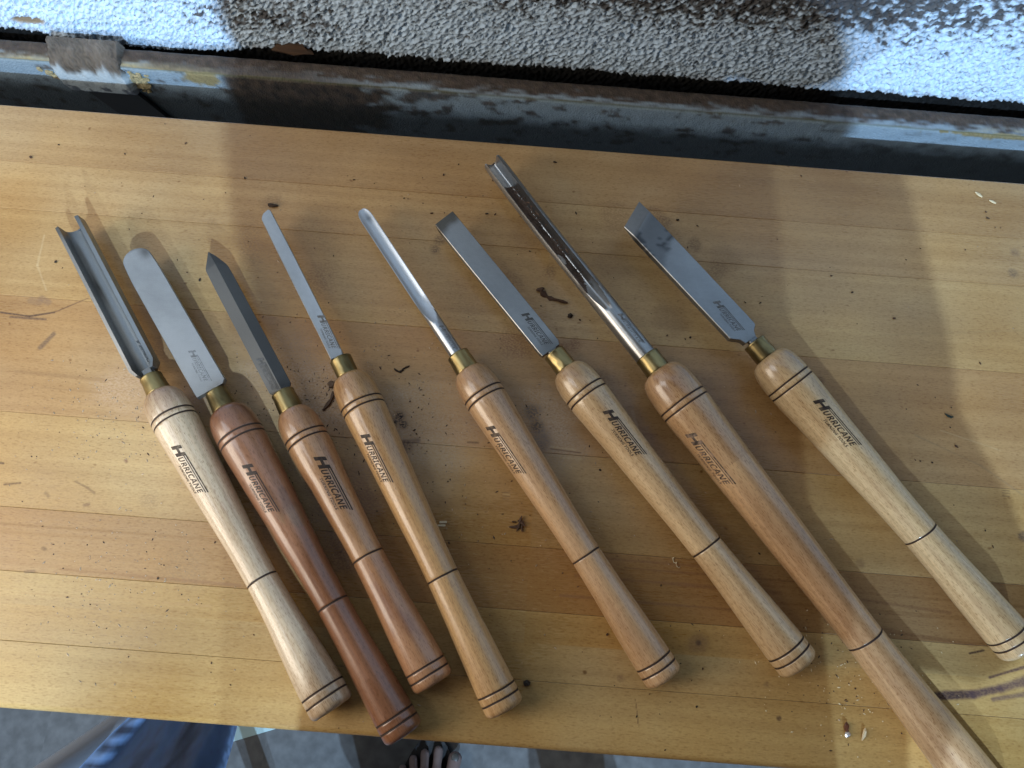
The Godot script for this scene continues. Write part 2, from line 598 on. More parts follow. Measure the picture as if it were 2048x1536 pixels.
func rail_paint(x: float, along: float, face: int) -> Color:
	var n := patch_noise.get_noise_2d(x * 1400.0, along * 2600.0 + 40.0 * face)
	var n2 := patch_noise.get_noise_2d(x * 3800.0 + 70.0, along * 3800.0 + 300.0)
	var f := fine_noise.get_noise_2d(x * 900.0, along * 900.0)
	var paint := Color(0.42, 0.54, 0.64) * (0.95 + 0.10 * f)
	var dust := Color(0.088, 0.060, 0.042) * (1.0 + 0.30 * f)
	var foam := Color(0.40, 0.32, 0.16) * (1.0 + 0.25 * f)
	var grime := Color(0.022, 0.021, 0.016) * (1.0 + 0.3 * f)
	var col := paint
	if face == 0:      # the ledge, along = 0 at the back and 1 at the front
		var m := smoothstep(0.98, 0.55, along + 0.45 * n + 0.10 * n2)
		m = maxf(m, 0.9 * smoothstep(-0.10, -0.22, x) * smoothstep(-0.36, -0.33, x))
		col = paint.lerp(Color(0.16, 0.16, 0.15), 0.40).lerp(dust * (1.0 + 0.7 * n2), m)
		col = col.lerp(Color(0.14, 0.135, 0.06), smoothstep(0.88, 1.0, along) * (0.5 + n))
		col = col.lerp(foam, smoothstep(0.55, 0.95, along) * smoothstep(-0.26, -0.33, x) * clampf(0.7 + n, 0.0, 1.0))
		col = col.lerp(foam, smoothstep(0.5, 0.9, along) * smoothstep(0.36, 0.42, x) * clampf(0.3 + 2.0 * n, 0.0, 0.8))
	else:              # the front face, along in metres below the seam
		var brown := smoothstep(0.15, 0.5, bump(x, along, -0.215, 0.02, 0.075, 0.06) * 1.25 + 0.5 * n) * smoothstep(-0.285, -0.270, x)
		brown = maxf(brown, 0.8 * smoothstep(0.18, 0.50, n + 0.25 * n2 + 0.35 * bump(x, along, -0.105, 0.01, 0.03, 0.03) + 0.2 * bump(x, along, -0.03, 0.015, 0.02, 0.03)))
		brown *= lerpf(1.0, 0.35, smoothstep(0.22, 0.30, x))
		col = paint.lerp(Color(0.085, 0.056, 0.036) * (0.9 + 1.1 * n2 + 0.5 * f), clampf(brown, 0.0, 0.95))
		col = col.lerp(foam, smoothstep(0.35, 0.6, bump(x, along, -0.296, 0.006, 0.020, 0.012) + 0.30 * n2))
		col = col.lerp(foam, smoothstep(0.5, 0.7, bump(x, along, 0.42, 0.0, 0.09, 0.006) + 0.45 * n2))
		var down := smoothstep(0.016, 0.040, along + 0.007 * n + 0.003 * n2)
		col = col.lerp(grime, down * 0.86)
		col = col.lerp(Color(0.10, 0.105, 0.05), smoothstep(0.0016, 0.0, along) * 0.7)
	return Color(maxf(col.r, 0.01), maxf(col.g, 0.01), maxf(col.b, 0.008))


func build_rail() -> void:
	var root := thing("steel_rail", Vector3(0, -0.15, -0.434), "long rusty steel rail with flaking pale blue paint behind the bench", "rail")
	var prof := [[-0.0185, 0.080, 0, -0.1], [-0.0185, 0.1030, 0, -0.05], [-0.0180, 0.1045, 0, 0.0], [-0.0160, 0.1052, 0, 0.12], [-0.0135, 0.1052, 0, 0.25], [-0.0110, 0.1050, 0, 0.38], [-0.0085, 0.1048, 0, 0.52], [-0.0060, 0.1045, 0, 0.65], [-0.0040, 0.1041, 0, 0.76], [-0.0022, 0.1035, 0, 0.87], [-0.0008, 0.1026, 0, 0.97],
		[-0.0010, 0.1020, 1, 0.0], [0.0004, 0.1013, 1, 0.001], [0.0004, 0.0995, 1, 0.003], [0.0003, 0.097, 1, 0.0055], [0.0002, 0.094, 1, 0.0085], [0.0001, 0.091, 1, 0.0115], [0.0, 0.088, 1, 0.0145], [0.0, 0.085, 1, 0.0175], [0.0, 0.082, 1, 0.0205], [0.0, 0.0790, 1, 0.0235], [0.0, 0.0768, 1, 0.0257], [0.0, 0.0746, 1, 0.0279], [0.0, 0.0724, 1, 0.0301], [0.0, 0.0702, 1, 0.0323], [0.0, 0.0680, 1, 0.0345], [0.0, 0.0658, 1, 0.0367], [0.0, 0.0636, 1, 0.0389], [0.0, 0.0614, 1, 0.0411], [0.0, 0.0592, 1, 0.0433], [0.0, 0.0570, 1, 0.0455], [0.0, 0.0548, 1, 0.0477], [0.0, 0.0526, 1, 0.0499], [0.0, 0.0504, 1, 0.0521], [0.0, 0.0482, 1, 0.0543], [0.0, 0.0460, 1, 0.0565], [0.0, 0.0438, 1, 0.0587], [0.0, 0.0416, 1, 0.0609], [0.0, 0.0394, 1, 0.0631], [0.0, 0.0372, 1, 0.0653], [0.0, 0.02, 1, 0.08], [0.0, 0.0, 1, 0.10], [-0.0185, 0.0, 1, 0.12]]
	var rows := []
	var cols := []
	for i in 760:
		var x := -0.62 + 0.00163 * i
		var r := PackedVector3Array()
		var c := PackedColorArray()
		for q in prof:
			var d := 0.00055 * patch_noise.get_noise_2d(x * 2500.0, q[1] * 2500.0) + 0.00030 * fine_noise.get_noise_2d(x * 700.0, q[1] * 900.0 + q[0] * 900.0)
			if int(q[2]) == 0:
				r.append(Vector3(x, q[1] + d, q[0]))
			else:
				r.append(Vector3(x, q[1], q[0] + d))
			c.append(rail_paint(x, q[3], int(q[2])))
		rows.append(r)
		cols.append(c)
	put("rail_bar", grid(rows, Vector3(0, 0, 1), cols), M.rail, root)
	put("rail_core", box_mesh(Vector3(-1.2, -0.60, -0.0180), Vector3(1.2, 0.1, -0.0012)), M.wall_back, root)
	# bracket wrapped over the rail
	var br := thing("hinge_bracket", Vector3(-0.397, -0.15, -0.434), "dusty hinge bracket with peeling white paint clamped over the rail", "bracket")
	rows = []
	cols = []
	for i in 46:
		var t := i / 45.0
		var r := PackedVector3Array()
		var c := PackedColorArray()
		for j in 34:
			var w := j / 33.0
			var a := lerpf(-0.35, 1.0, w) * PI * 0.5
			var pos: Vector3
			var slant := lerpf(0.0, 0.010, w)
			var x := lerpf(-0.036, 0.032, t) + slant * (1.0 - 0.3 * t) + 0.0016 * fine_noise.get_noise_2d(w * 22.0, 9.0 * roundf(t))
			var edge := minf(t, 1.0 - t)
			var lift := 0.0075 * smoothstep(0.0, 0.05, edge)
			if w < 0.62:
				var b := w / 0.62 * PI * 0.5
				pos = Vector3(x, 0.0845 + (0.0205 + lift) * cos(b * 0.96), -0.0190 + (0.0195 + lift) * sin(b))
			else:
				pos = Vector3(x, 0.0845 - (w - 0.62) / 0.38 * 0.0110, 0.0005 + lift - 0.0070 * smoothstep(0.90, 1.0, w))
			var n := patch_noise.get_noise_2d(x * 3200.0, w * 90.0)
			var n2 := fine_noise.get_noise_2d(x * 1200.0, w * 40.0)
			pos += Vector3(0, 0.0011, 0.0011) * n + Vector3(0, 0.0005, 0.0004) * n2
			r.append(pos)
			var dust := Color(0.135, 0.108, 0.084) * (1.0 + 0.45 * n2 + 0.5 * n)
			var paint := Color(0.55, 0.62, 0.66)
			var bare := Color(0.15, 0.18, 0.22)
			var col := dust.lerp(paint, smoothstep(0.36, 0.48, w + 0.14 * n))
			col = col.lerp(bare, smoothstep(0.55, 0.7, w) * smoothstep(0.02, 0.16, n + 0.9 * (w - 0.86) + 0.5 * smoothstep(0.18, 0.08, t)))
			c.append(col)
		rows.append(r)
		cols.append(c)
	put("bracket_shell", grid(rows, Vector3(0, 0.5, 1), cols), M.rail, br)
	var strap := put("dark_strap", loft([PackedVector3Array([Vector3(-0.012, 0.074, 0.0008), Vector3(0.034, 0.074, 0.0008), Vector3(0.034, 0.074, 0.0050), Vector3(-0.012, 0.074, 0.0050)]), PackedVector3Array([Vector3(0.022, 0.0, 0.0008), Vector3(0.066, 0.0, 0.0008), Vector3(0.066, 0.0, 0.0050), Vector3(0.022, 0.0, 0.0050)])]), std(Color(0.020, 0.021, 0.024), 0.5), br)
	strap.set_meta("label", "dark flat strap running down from the bracket")
	for k in 60:
		var right := k < 34
		var f := put("dried_foam", lump(Vector3(rng.randf_range(0.0014, 0.0040), rng.randf_range(0.0010, 0.0026), rng.randf_range(0.0008, 0.0020)), 300 + k, 0.4), M.foam, br)
		var t := rng.randf()
		f.position = Vector3(lerpf(0.037, 0.052, rng.randf()) - 0.006 * t, lerpf(0.098, 0.074, t), 0.0012) if right else Vector3(lerpf(-0.046, -0.012, t) + rng.randf_range(-0.002, 0.002), lerpf(0.094, 0.070, t), 0.0010)


func bench_uv(p: Vector3) -> Vector2:
	return Vector2((p.x - X0) / XW, (p.z - EDGES[0]) / (EDGES[8] - EDGES[0]))


func build_bench() -> void:
	var root := thing("work_bench", Vector3(0, -0.75, -0.138), "beech bench top of glued staves, lightly dirty, under the chisels", "bench")
	var off := Vector3(0, 0.75, 0.138)
	for b in 8:
		var z0: float = EDGES[b] + 0.00006
		var z1: float = EDGES[b + 1] - 0.00006
		var sec := []
		var ra := 0.0018 if b == 0 else 0.00032
		var rb := 0.0042 if b == 7 else 0.00032
		for k in 5:
			var t := PI * 0.5 * k / 4.0
			sec.append(Vector2(z0 + ra * (1.0 - sin(t)), -ra * (1.0 - cos(t))))
		sec.reverse()
		sec.reverse()
		var ring2 := []
		for k in range(4, -1, -1):
			var t := PI * 0.5 * k / 4.0
			ring2.append(Vector2(z0 + ra * (1.0 - cos(t)), -ra * (1.0 - sin(t))))
		ring2.reverse()
		for k in range(5):
			var t := PI * 0.5 * k / 4.0
			ring2.append(Vector2(z1 - rb * (1.0 - sin(t)), -rb * (1.0 - cos(t))))
		ring2.append(Vector2(z1, -0.024))
		ring2.append(Vector2(z0, -0.024))
		var rings := []
		for x in [X0, X0 + XW]:
			var ring := PackedVector3Array()
			for q in ring2:
				ring.append(Vector3(x, q.y, q.x) + off)
			rings.append(ring)
		put("bench_stave", loft(rings, 40.0, null, func(p): return bench_uv(p - off)), M.bench, root)
	put("bench_rail", box_mesh(Vector3(-0.58, -0.10, -0.030) + off, Vector3(0.58, -0.0242, -0.006) + off, 0.001), M.bench_under, root)
	put("bench_rail", box_mesh(Vector3(-0.58, -0.10, -0.300) + off, Vector3(0.58, -0.0242, -0.276) + off, 0.001), M.bench_under, root)
	for x in [-0.58, 0.53]:
		for z in [-0.30, -0.04]:
			put("leg", box_mesh(Vector3(x, -0.75, z + 0.0245) + off, Vector3(x + 0.05, -0.0242, z + 0.07) + off, 0.002), M.bench_under, root)

const STROKES := [
	[-0.3290, -0.0330, -0.1871, -0.0334, 0.0008, 150, 112, 72, 0.45],
	[-0.3276, -0.0279, -0.1731, -0.0289, 0.0015, 168, 128, 86, 0.30],
	[-0.2828, -0.0070, -0.1655, -0.0057, 0.0010, 140, 100, 66, 0.45],
	[-0.3225, -0.0097, -0.2244, -0.0075, 0.0017, 165, 125, 88, 0.30],
	[-0.3043, 0.0093, -0.1822, 0.0086, 0.0008, 170, 130, 90, 0.25],
	[0.0437, -0.0405, 0.1730, -0.0398, 0.0008, 120, 78, 46, 0.35],
	[0.0509, -0.0281, 0.1858, -0.0271, 0.0012, 120, 78, 46, 0.40],
	[0.0417, -0.0148, 0.1658, -0.0140, 0.0010, 112, 72, 42, 0.40],
	[0.0836, -0.0354, 0.2059, -0.0349, 0.0007, 110, 70, 40, 0.35],
	[0.1991, -0.0296, 0.2972, -0.0227, 0.0013, 110, 70, 42, 0.35],
	[0.2146, -0.0120, 0.3115, -0.0036, 0.0015, 112, 72, 42, 0.30],
	[-0.3702, -0.1801, -0.3490, -0.1787, 0.0007, 70, 48, 36, 0.80],
	[-0.3490, -0.1787, -0.3322, -0.1832, 0.0008, 70, 48, 36, 0.80],
	[-0.3322, -0.1832, -0.3112, -0.1960, 0.0005, 92, 64, 44, 0.70],
	[-0.3623, -0.1772, -0.3371, -0.1774, 0.0010, 80, 56, 44, 0.60],
	[0.2817, 0.0291, 0.3065, 0.0261, 0.0025, 62, 38, 36, 0.85],
	[0.3065, 0.0261, 0.3246, 0.0213, 0.0027, 72, 46, 46, 0.80],
	[0.3246, 0.0213, 0.3447, 0.0145, 0.0034, 80, 54, 54, 0.70],
	[0.3183, 0.0152, 0.3458, 0.0060, 0.0010, 72, 46, 42, 0.70],
	[0.3190, 0.0282, 0.3435, 0.0229, 0.0017, 86, 60, 58, 0.55],
	[0.3070, 0.0016, 0.3163, -0.0009, 0.0008, 50, 32, 24, 0.85],
	[0.0855, -0.1427, 0.0916, -0.1223, 0.0015, 196, 178, 160, 0.40],
	[0.0916, -0.1223, 0.1058, -0.0988, 0.0023, 190, 170, 150, 0.28],
	[0.1058, -0.0988, 0.1162, -0.0910, 0.0027, 190, 170, 150, 0.20],
	[0.0921, 0.0444, 0.0944, 0.0598, 0.0003, 80, 50, 30, 0.55],
	[-0.3552, -0.2433, -0.3539, -0.2188, 0.0008, 214, 190, 150, 0.40],
	[-0.3539, -0.2188, -0.3423, -0.1997, 0.0008, 214, 190, 150, 0.35],
	[-0.3509, -0.1911, -0.3448, -0.1900, 0.0027, 130, 100, 76, 0.40],
	[-0.3351, -0.1561, -0.3286, -0.1666, 0.0018, 92, 70, 58, 0.55],
	[-0.3442, -0.1932, -0.3384, -0.1905, 0.0022, 130, 100, 78, 0.50],
	[-0.1911, -0.3026, -0.1774, -0.3007, 0.0010, 190, 158, 112, 0.40],
	[-0.1774, -0.3007, -0.1763, -0.2895, 0.0010, 190, 158, 112, 0.35],
	[-0.2039, -0.2984, -0.1914, -0.3039, 0.0012, 190, 158, 112, 0.35],
	[-0.1731, -0.2785, -0.1647, -0.2784, 0.0008, 190, 158, 112, 0.40],
	[-0.0011, -0.0789, 0.0036, -0.0792, 0.0003, 110, 84, 56, 0.70],
	[-0.0010, -0.0775, 0.0037, -0.0775, 0.0003, 225, 205, 160, 0.60],
	[-0.0009, -0.0762, 0.0038, -0.0762, 0.0003, 110, 84, 56, 0.70],
	[-0.0008, -0.0745, 0.0033, -0.0744, 0.0003, 110, 84, 56, 0.60],
	[0.3417, -0.1068, 0.3466, -0.1068, 0.0003, 110, 84, 56, 0.80],
	[0.3415, -0.1050, 0.3464, -0.1050, 0.0003, 110, 84, 56, 0.70],
	[0.3416, -0.1029, 0.3461, -0.1029, 0.0003, 100, 76, 50, 0.90],
	[-0.3401, -0.0726, -0.3381, -0.0724, 0.0010, 70, 48, 34, 0.70],
	[-0.3335, -0.0585, -0.3233, -0.0603, 0.0007, 92, 66, 44, 0.60],
	[-0.2873, -0.0641, -0.2780, -0.0605, 0.0007, 120, 92, 64, 0.50],
	[-0.2780, -0.0605, -0.2728, -0.0572, 0.0008, 120, 92, 64, 0.50],
	[-0.3051, -0.0550, -0.3025, -0.0529, 0.0012, 130, 100, 72, 0.50],
	[-0.2775, -0.0488, -0.2750, -0.0497, 0.0012, 120, 90, 66, 0.50],
	[-0.2575, -0.0808, -0.2567, -0.0802, 0.0015, 120, 84, 66, 0.60],
	[-0.2974, -0.0192, -0.2956, -0.0187, 0.0013, 110, 84, 60, 0.55],
	[-0.3046, -0.0037, -0.2996, -0.0044, 0.0012, 120, 92, 72, 0.50],
	[-0.0566, -0.1085, -0.0048, -0.1087, 0.0005, 205, 178, 136, 0.50],
	[0.0295, -0.1128, 0.0468, -0.1120, 0.0008, 206, 182, 142, 0.45],
	[0.0385, -0.1058, 0.0506, -0.1057, 0.0007, 206, 182, 142, 0.40],
	[0.0296, -0.1114, 0.0504, -0.1102, 0.0005, 90, 62, 42, 0.50],
	[-0.3477, -0.1372, -0.2858, -0.1356, 0.0013, 150, 112, 72, 0.40],
	[-0.3239, -0.1270, -0.2854, -0.1264, 0.0007, 150, 112, 72, 0.35],
	[-0.0805, -0.1059, -0.0620, -0.1102, 0.0020, 110, 86, 70, 0.50],
	[-0.0275, -0.1115, -0.0206, -0.1117, 0.0010, 100, 74, 50, 0.60],
	[0.1597, -0.2440, 0.1822, -0.2496, 0.0012, 176, 146, 100, 0.40],
	[0.2656, -0.2149, 0.3730, -0.2277, 0.0008, 150, 122, 84, 0.20],
	[0.2848, -0.1412, 0.3284, -0.1232, 0.0007, 150, 120, 84, 0.50],
	[0.3284, -0.1232, 0.3559, -0.1044, 0.0007, 150, 120, 84, 0.45],
	[0.3029, -0.1462, 0.3438, -0.1350, 0.0005, 205, 182, 140, 0.40],
]
const BLOTCHES := [
	[-0.1648, -0.1565, 0.0318, 196, 166, 142, 0.50, 0.8],
	[-0.1340, -0.1405, 0.0335, 192, 164, 142, 0.60, 0.8],
	[-0.0885, -0.1152, 0.0285, 194, 170, 150, 0.60, 0.8],
	[-0.0476, -0.1220, 0.0402, 192, 168, 144, 0.50, 0.7],
	[-0.0512, -0.0900, 0.0301, 190, 164, 134, 0.30, 0.5],
	[0.0197, -0.1309, 0.0285, 192, 170, 148, 0.55, 0.7],
	[0.0331, -0.1106, 0.0235, 192, 170, 148, 0.45, 0.6],
	[-0.1058, -0.0654, 0.0235, 150, 120, 100, 0.50, 0.8],
	[-0.1461, -0.1732, 0.0201, 150, 112, 84, 0.35, 0.7],
	[-0.2687, -0.1296, 0.0235, 206, 172, 142, 0.50, 0.9],
	[-0.2225, -0.1260, 0.0151, 196, 160, 140, 0.60, 0.9],
	[-0.0975, -0.0298, 0.0201, 96, 64, 48, 0.40, 0.8],
	[-0.1468, -0.0489, 0.0201, 110, 78, 60, 0.45, 0.8],
	[-0.1832, -0.0832, 0.0134, 120, 86, 66, 0.35, 0.8],
	[-0.0887, -0.0633, 0.0168, 120, 88, 68, 0.30, 0.6],
	[-0.0770, -0.1261, 0.0047, 48, 34, 28, 0.85, 0.9],
	[-0.0736, -0.1206, 0.0040, 48, 34, 28, 0.85, 0.9],
	[-0.0789, -0.1213, 0.0030, 60, 44, 36, 0.70, 0.9],
	[-0.0814, -0.0998, 0.0074, 90, 66, 52, 0.50, 0.7],
	[-0.0695, -0.1060, 0.0047, 84, 62, 50, 0.50, 0.8],
	[-0.0907, -0.1323, 0.0060, 96, 72, 58, 0.50, 0.9],
	[0.0148, -0.1356, 0.0067, 92, 80, 74, 0.60, 0.7],
	[0.0189, -0.1273, 0.0054, 80, 68, 62, 0.60, 0.8],
	[0.0230, -0.1169, 0.0074, 120, 104, 94, 0.50, 0.6],
	[0.0211, -0.1079, 0.0067, 110, 92, 80, 0.40, 0.6],
	[0.0319, -0.1828, 0.0087, 92, 56, 40, 0.55, 0.7],
	[0.0218, -0.2446, 0.0067, 92, 64, 42, 0.40, 0.7],
	[0.0431, -0.1888, 0.0060, 100, 64, 44, 0.40, 0.7],
	[-0.0623, -0.2652, 0.0054, 92, 76, 60, 0.50, 0.6],
	[-0.0651, -0.2557, 0.0047, 80, 62, 50, 0.50, 0.6],
	[-0.2018, -0.2440, 0.0134, 120, 90, 60, 0.25, 0.9],
	[-0.2047, -0.2605, 0.0134, 120, 90, 60, 0.20, 0.9],
	[-0.1920, -0.2850, 0.0087, 110, 82, 56, 0.30, 0.4],
	[0.1318, 0.0079, 0.0020, 70, 44, 26, 0.75, 0.1],
	[0.1318, 0.0079, 0.0074, 110, 76, 44, 0.40, 0.2],
	[0.1823, 0.0490, 0.0017, 84, 58, 34, 0.70, 0.3],
	[0.2400, -0.0497, 0.0034, 116, 82, 48, 0.40, 0.2],
	[0.0823, 0.0328, 0.0023, 110, 78, 50, 0.35, 0.3],
	[0.1750, 0.0294, 0.0020, 106, 74, 48, 0.35, 0.4],
	[0.1069, -0.2939, 0.0054, 86, 60, 40, 0.35, 0.6],
	[0.1299, -0.2767, 0.0060, 96, 70, 46, 0.40, 0.5],
	[0.1449, -0.2571, 0.0100, 96, 70, 46, 0.30, 0.6],
	[0.0954, -0.2993, 0.0087, 80, 56, 38, 0.30, 0.6],
	[0.2197, -0.1765, 0.0040, 96, 64, 44, 0.50, 0.5],
	[0.1157, -0.1495, 0.0100, 110, 76, 50, 0.30, 0.6],
	[0.2385, -0.1339, 0.0168, 110, 78, 50, 0.25, 0.6],
	[0.0943, -0.3572, 0.0201, 100, 74, 52, 0.15, 0.5],
	[0.3745, -0.2913, 0.0047, 110, 84, 64, 0.50, 0.5],
	[0.3704, -0.2741, 0.0040, 100, 80, 64, 0.50, 0.6],
	[0.3519, -0.0763, 0.0034, 84, 64, 52, 0.60, 0.5],
	[-0.2349, -0.0554, 0.0100, 140, 112, 84, 0.30, 0.8],
	[0.0686, -0.2970, 0.0134, 110, 80, 54, 0.20, 0.6],
	[-0.1522, -0.2608, 0.0201, 120, 88, 58, 0.18, 0.5],
	[-0.0391, -0.2172, 0.0168, 120, 88, 58, 0.18, 0.5],
	[-0.0111, -0.2357, 0.0134, 96, 68, 46, 0.25, 0.6],
	[-0.2033, -0.0155, 0.0151, 150, 120, 88, 0.35, 0.9],
	[0.0049, -0.2744, 0.0151, 96, 68, 44, 0.22, 0.2],
	[0.0679, -0.2588, 0.0168, 96, 68, 44, 0.22, 0.2],
	[0.1134, -0.2141, 0.0151, 100, 70, 46, 0.22, 0.2],
	[0.1525, -0.2660, 0.0151, 100, 72, 48, 0.20, 0.2],
	[-0.0000, -0.1852, 0.0151, 110, 76, 54, 0.35, 0.8],
	[-0.0139, -0.1355, 0.0168, 150, 124, 104, 0.35, 0.8],
	[0.0550, -0.1632, 0.0134, 120, 88, 64, 0.30, 0.8],
	[-0.1466, -0.2242, 0.0151, 110, 80, 54, 0.25, 0.8],
	[-0.2474, -0.1611, 0.0134, 150, 116, 92, 0.40, 0.8],
]
const CRUMBS := [
	[-0.3821, -0.3078, 0.0015],
	[-0.3638, -0.3206, 0.0010],
	[-0.3118, -0.3172, 0.0008],
	[-0.2673, -0.3307, 0.0010],
	[-0.2193, -0.3419, 0.0005],
	[-0.2164, -0.3039, 0.0013],
	[-0.2288, -0.2901, 0.0006],
	[-0.2875, -0.2673, 0.0006],
	[-0.3352, -0.2863, 0.0005],
	[-0.3086, -0.2917, 0.0005],
	[-0.3204, -0.3013, 0.0004],
	[-0.2871, -0.3468, 0.0006],
	[-0.3687, -0.3366, 0.0005],
	[-0.3408, -0.2223, 0.0013],
	[-0.3349, -0.2179, 0.0006],
	[-0.1333, -0.3099, 0.0010],
	[-0.1173, -0.3082, 0.0006],
	[-0.0812, -0.3163, 0.0006],
	[-0.0653, -0.3204, 0.0013],
	[-0.0546, -0.3307, 0.0008],
	[-0.0932, -0.2972, 0.0008],
	[-0.0902, -0.2970, 0.0006],
	[-0.0783, -0.2941, 0.0006],
	[-0.1023, -0.2899, 0.0005],
	[-0.0710, -0.2861, 0.0013],
	[-0.0612, -0.2874, 0.0008],
	[-0.0293, -0.2893, 0.0013],
	[-0.0228, -0.2895, 0.0010],
	[-0.0462, -0.3022, 0.0006],
	[-0.0333, -0.3046, 0.0006],
	[-0.0271, -0.3188, 0.0011],
	[0.0202, -0.3392, 0.0015],
	[0.0387, -0.2957, 0.0013],
	[-0.0037, -0.2894, 0.0006],
	[-0.0915, -0.2694, 0.0005],
	[-0.0847, -0.2599, 0.0005],
	[-0.1545, -0.2493, 0.0006],
	[-0.1396, -0.2444, 0.0008],
	[0.0662, -0.3704, 0.0006],
	[0.2132, -0.3441, 0.0010],
	[0.1318, -0.2930, 0.0009],
	[0.1456, -0.3481, 0.0005],
	[0.1173, -0.2295, 0.0006],
	[0.1781, -0.2330, 0.0010],
	[0.2317, -0.2665, 0.0006],
	[0.2321, -0.2595, 0.0010],
	[0.2471, -0.2473, 0.0013],
	[0.1669, -0.2325, 0.0010],
	[0.2770, -0.2288, 0.0013],
	[0.1263, -0.2014, 0.0010],
	[0.1226, -0.1999, 0.0008],
	[0.1095, -0.2016, 0.0008],
	[0.1797, -0.2384, 0.0005],
	[0.3362, -0.2901, 0.0008],
	[0.3016, -0.2884, 0.0008],
	[0.2250, -0.2305, 0.0005],
	[0.2492, -0.2222, 0.0005],
	[0.3617, -0.3116, 0.0008],
	[0.3659, -0.3116, 0.0006],
	[0.3568, -0.3190, 0.0015],
	[0.3559, -0.3246, 0.0010],
	[0.2900, -0.2778, 0.0008],
	[0.1165, -0.2968, 0.0013],
	[0.1242, -0.2741, 0.0008],
	[-0.1785, -0.2276, 0.0006],
	[-0.2010, -0.2608, 0.0004],
	[-0.1920, -0.2224, 0.0005],
	[-0.2042, -0.2509, 0.0006],
	[-0.0087, -0.2039, 0.0005],
	[0.0458, -0.2084, 0.0010],
	[0.0168, -0.2171, 0.0008],
	[0.0016, -0.2134, 0.0005],
	[0.0531, -0.2087, 0.0006],
	[0.0591, -0.1951, 0.0008],
	[0.0058, -0.2606, 0.0009],
	[0.0100, -0.2597, 0.0006],
	[-0.0034, -0.2573, 0.0006],
	[0.0275, -0.1461, 0.0005],
	[0.0244, -0.1404, 0.0006],
	[0.0264, -0.1351, 0.0006],
	[-0.0275, -0.0741, 0.0006],
	[-0.0382, -0.0831, 0.0008],
	[-0.0483, -0.0820, 0.0006],
	[-0.0250, -0.0689, 0.0006],
	[-0.0163, -0.0625, 0.0006],
	[-0.0335, -0.0427, 0.0010],
	[0.0004, -0.0641, 0.0008],
	[-0.0703, -0.1372, 0.0008],
	[-0.0648, -0.1170, 0.0010],
	[-0.0631, -0.1143, 0.0008],
	[-0.0605, -0.1121, 0.0006],
	[0.0659, -0.1114, 0.0005],
	[0.0646, -0.0991, 0.0010],
	[0.0732, 0.0073, 0.0010],
	[0.0954, 0.0057, 0.0006],
	[0.1075, -0.0257, 0.0008],
	[0.1347, 0.0234, 0.0008],
	[0.1350, 0.0234, 0.0005],
	[0.1726, -0.0512, 0.0010],
	[0.1277, 0.0310, 0.0006],
	[0.1142, 0.0446, 0.0005],
	[0.1308, 0.0460, 0.0008],
	[0.1012, 0.0408, 0.0006],
	[0.1113, 0.0721, 0.0006],
	[0.0705, 0.0557, 0.0005],
	[0.0774, 0.0558, 0.0005],
	[0.0933, 0.0544, 0.0008],
	[0.1077, 0.0520, 0.0005],
	[0.2832, -0.1232, 0.0008],
	[0.2949, -0.1223, 0.0008],
	[0.3102, -0.1486, 0.0008],
	[0.3130, -0.1351, 0.0013],
	[0.2866, -0.1227, 0.0008],
	[0.3266, -0.0780, 0.0008],
	[0.3305, -0.0677, 0.0010],
	[0.2899, -0.1784, 0.0008],
	[0.3016, -0.1700, 0.0006],
	[0.3371, -0.1986, 0.0010],
	[0.3124, -0.1634, 0.0006],
	[-0.2902, -0.0824, 0.0005],
	[-0.1867, -0.0311, 0.0008],
	[-0.2188, -0.0058, 0.0009],
	[-0.3009, -0.0329, 0.0006],
	[-0.1747, 0.0425, 0.0008],
	[-0.1739, 0.0480, 0.0005],
	[-0.2652, 0.0074, 0.0005],
	[-0.1512, 0.0240, 0.0006],
	[-0.1605, 0.0543, 0.0006],
	[-0.1512, -0.0552, 0.0010],
	[-0.1465, -0.0473, 0.0010],
	[-0.1408, -0.0428, 0.0008],
	[-0.2336, -0.2168, 0.0015],
	[-0.2439, -0.2220, 0.0008],
	[-0.2408, -0.2490, 0.0005],
	[-0.2532, -0.2314, 0.0008],
	[-0.3081, -0.1998, 0.0015],
	[-0.3068, -0.1959, 0.0015],
	[-0.2982, -0.2026, 0.0008],
]


# ------------------------------------------------------------------ chisels
# Every chisel has its own frame: z runs from the blade (negative) to the handle's end, x to the right of it, y up; the origin lies on the bench under the two rings on the handle's shoulder.
func smooth_profile(knots: Array, s: float) -> float:
	var n := knots.size()
	if s <= knots[0][0]:
		return knots[0][1]
	for i in n - 1:
		if s <= knots[i + 1][0]:
			var x0: float = knots[i][0]
			var x1: float = knots[i + 1][0]
			var y0: float = knots[i][1]
			var y1: float = knots[i + 1][1]
			var h := x1 - x0
			var d := (y1 - y0) / h
			var m0 := d
			var m1 := d
			if i > 0:
				var dp: float = (y0 - knots[i - 1][1]) / (x0 - knots[i - 1][0])
				m0 = 0.0 if dp * d <= 0.0 else 2.0 * dp * d / (dp + d)
			if i < n - 2:
				var dn: float = (knots[i + 2][1] - y1) / (knots[i + 2][0] - x1)
				m1 = 0.0 if dn * d <= 0.0 else 2.0 * dn * d / (dn + d)
			var t := (s - x0) / h
			return y0 * (1 + 2 * t) * (1 - t) * (1 - t) + h * m0 * t * (1 - t) * (1 - t) + y1 * t * t * (3 - 2 * t) + h * m1 * t * t * (t - 1)
	return knots[n - 1][1]


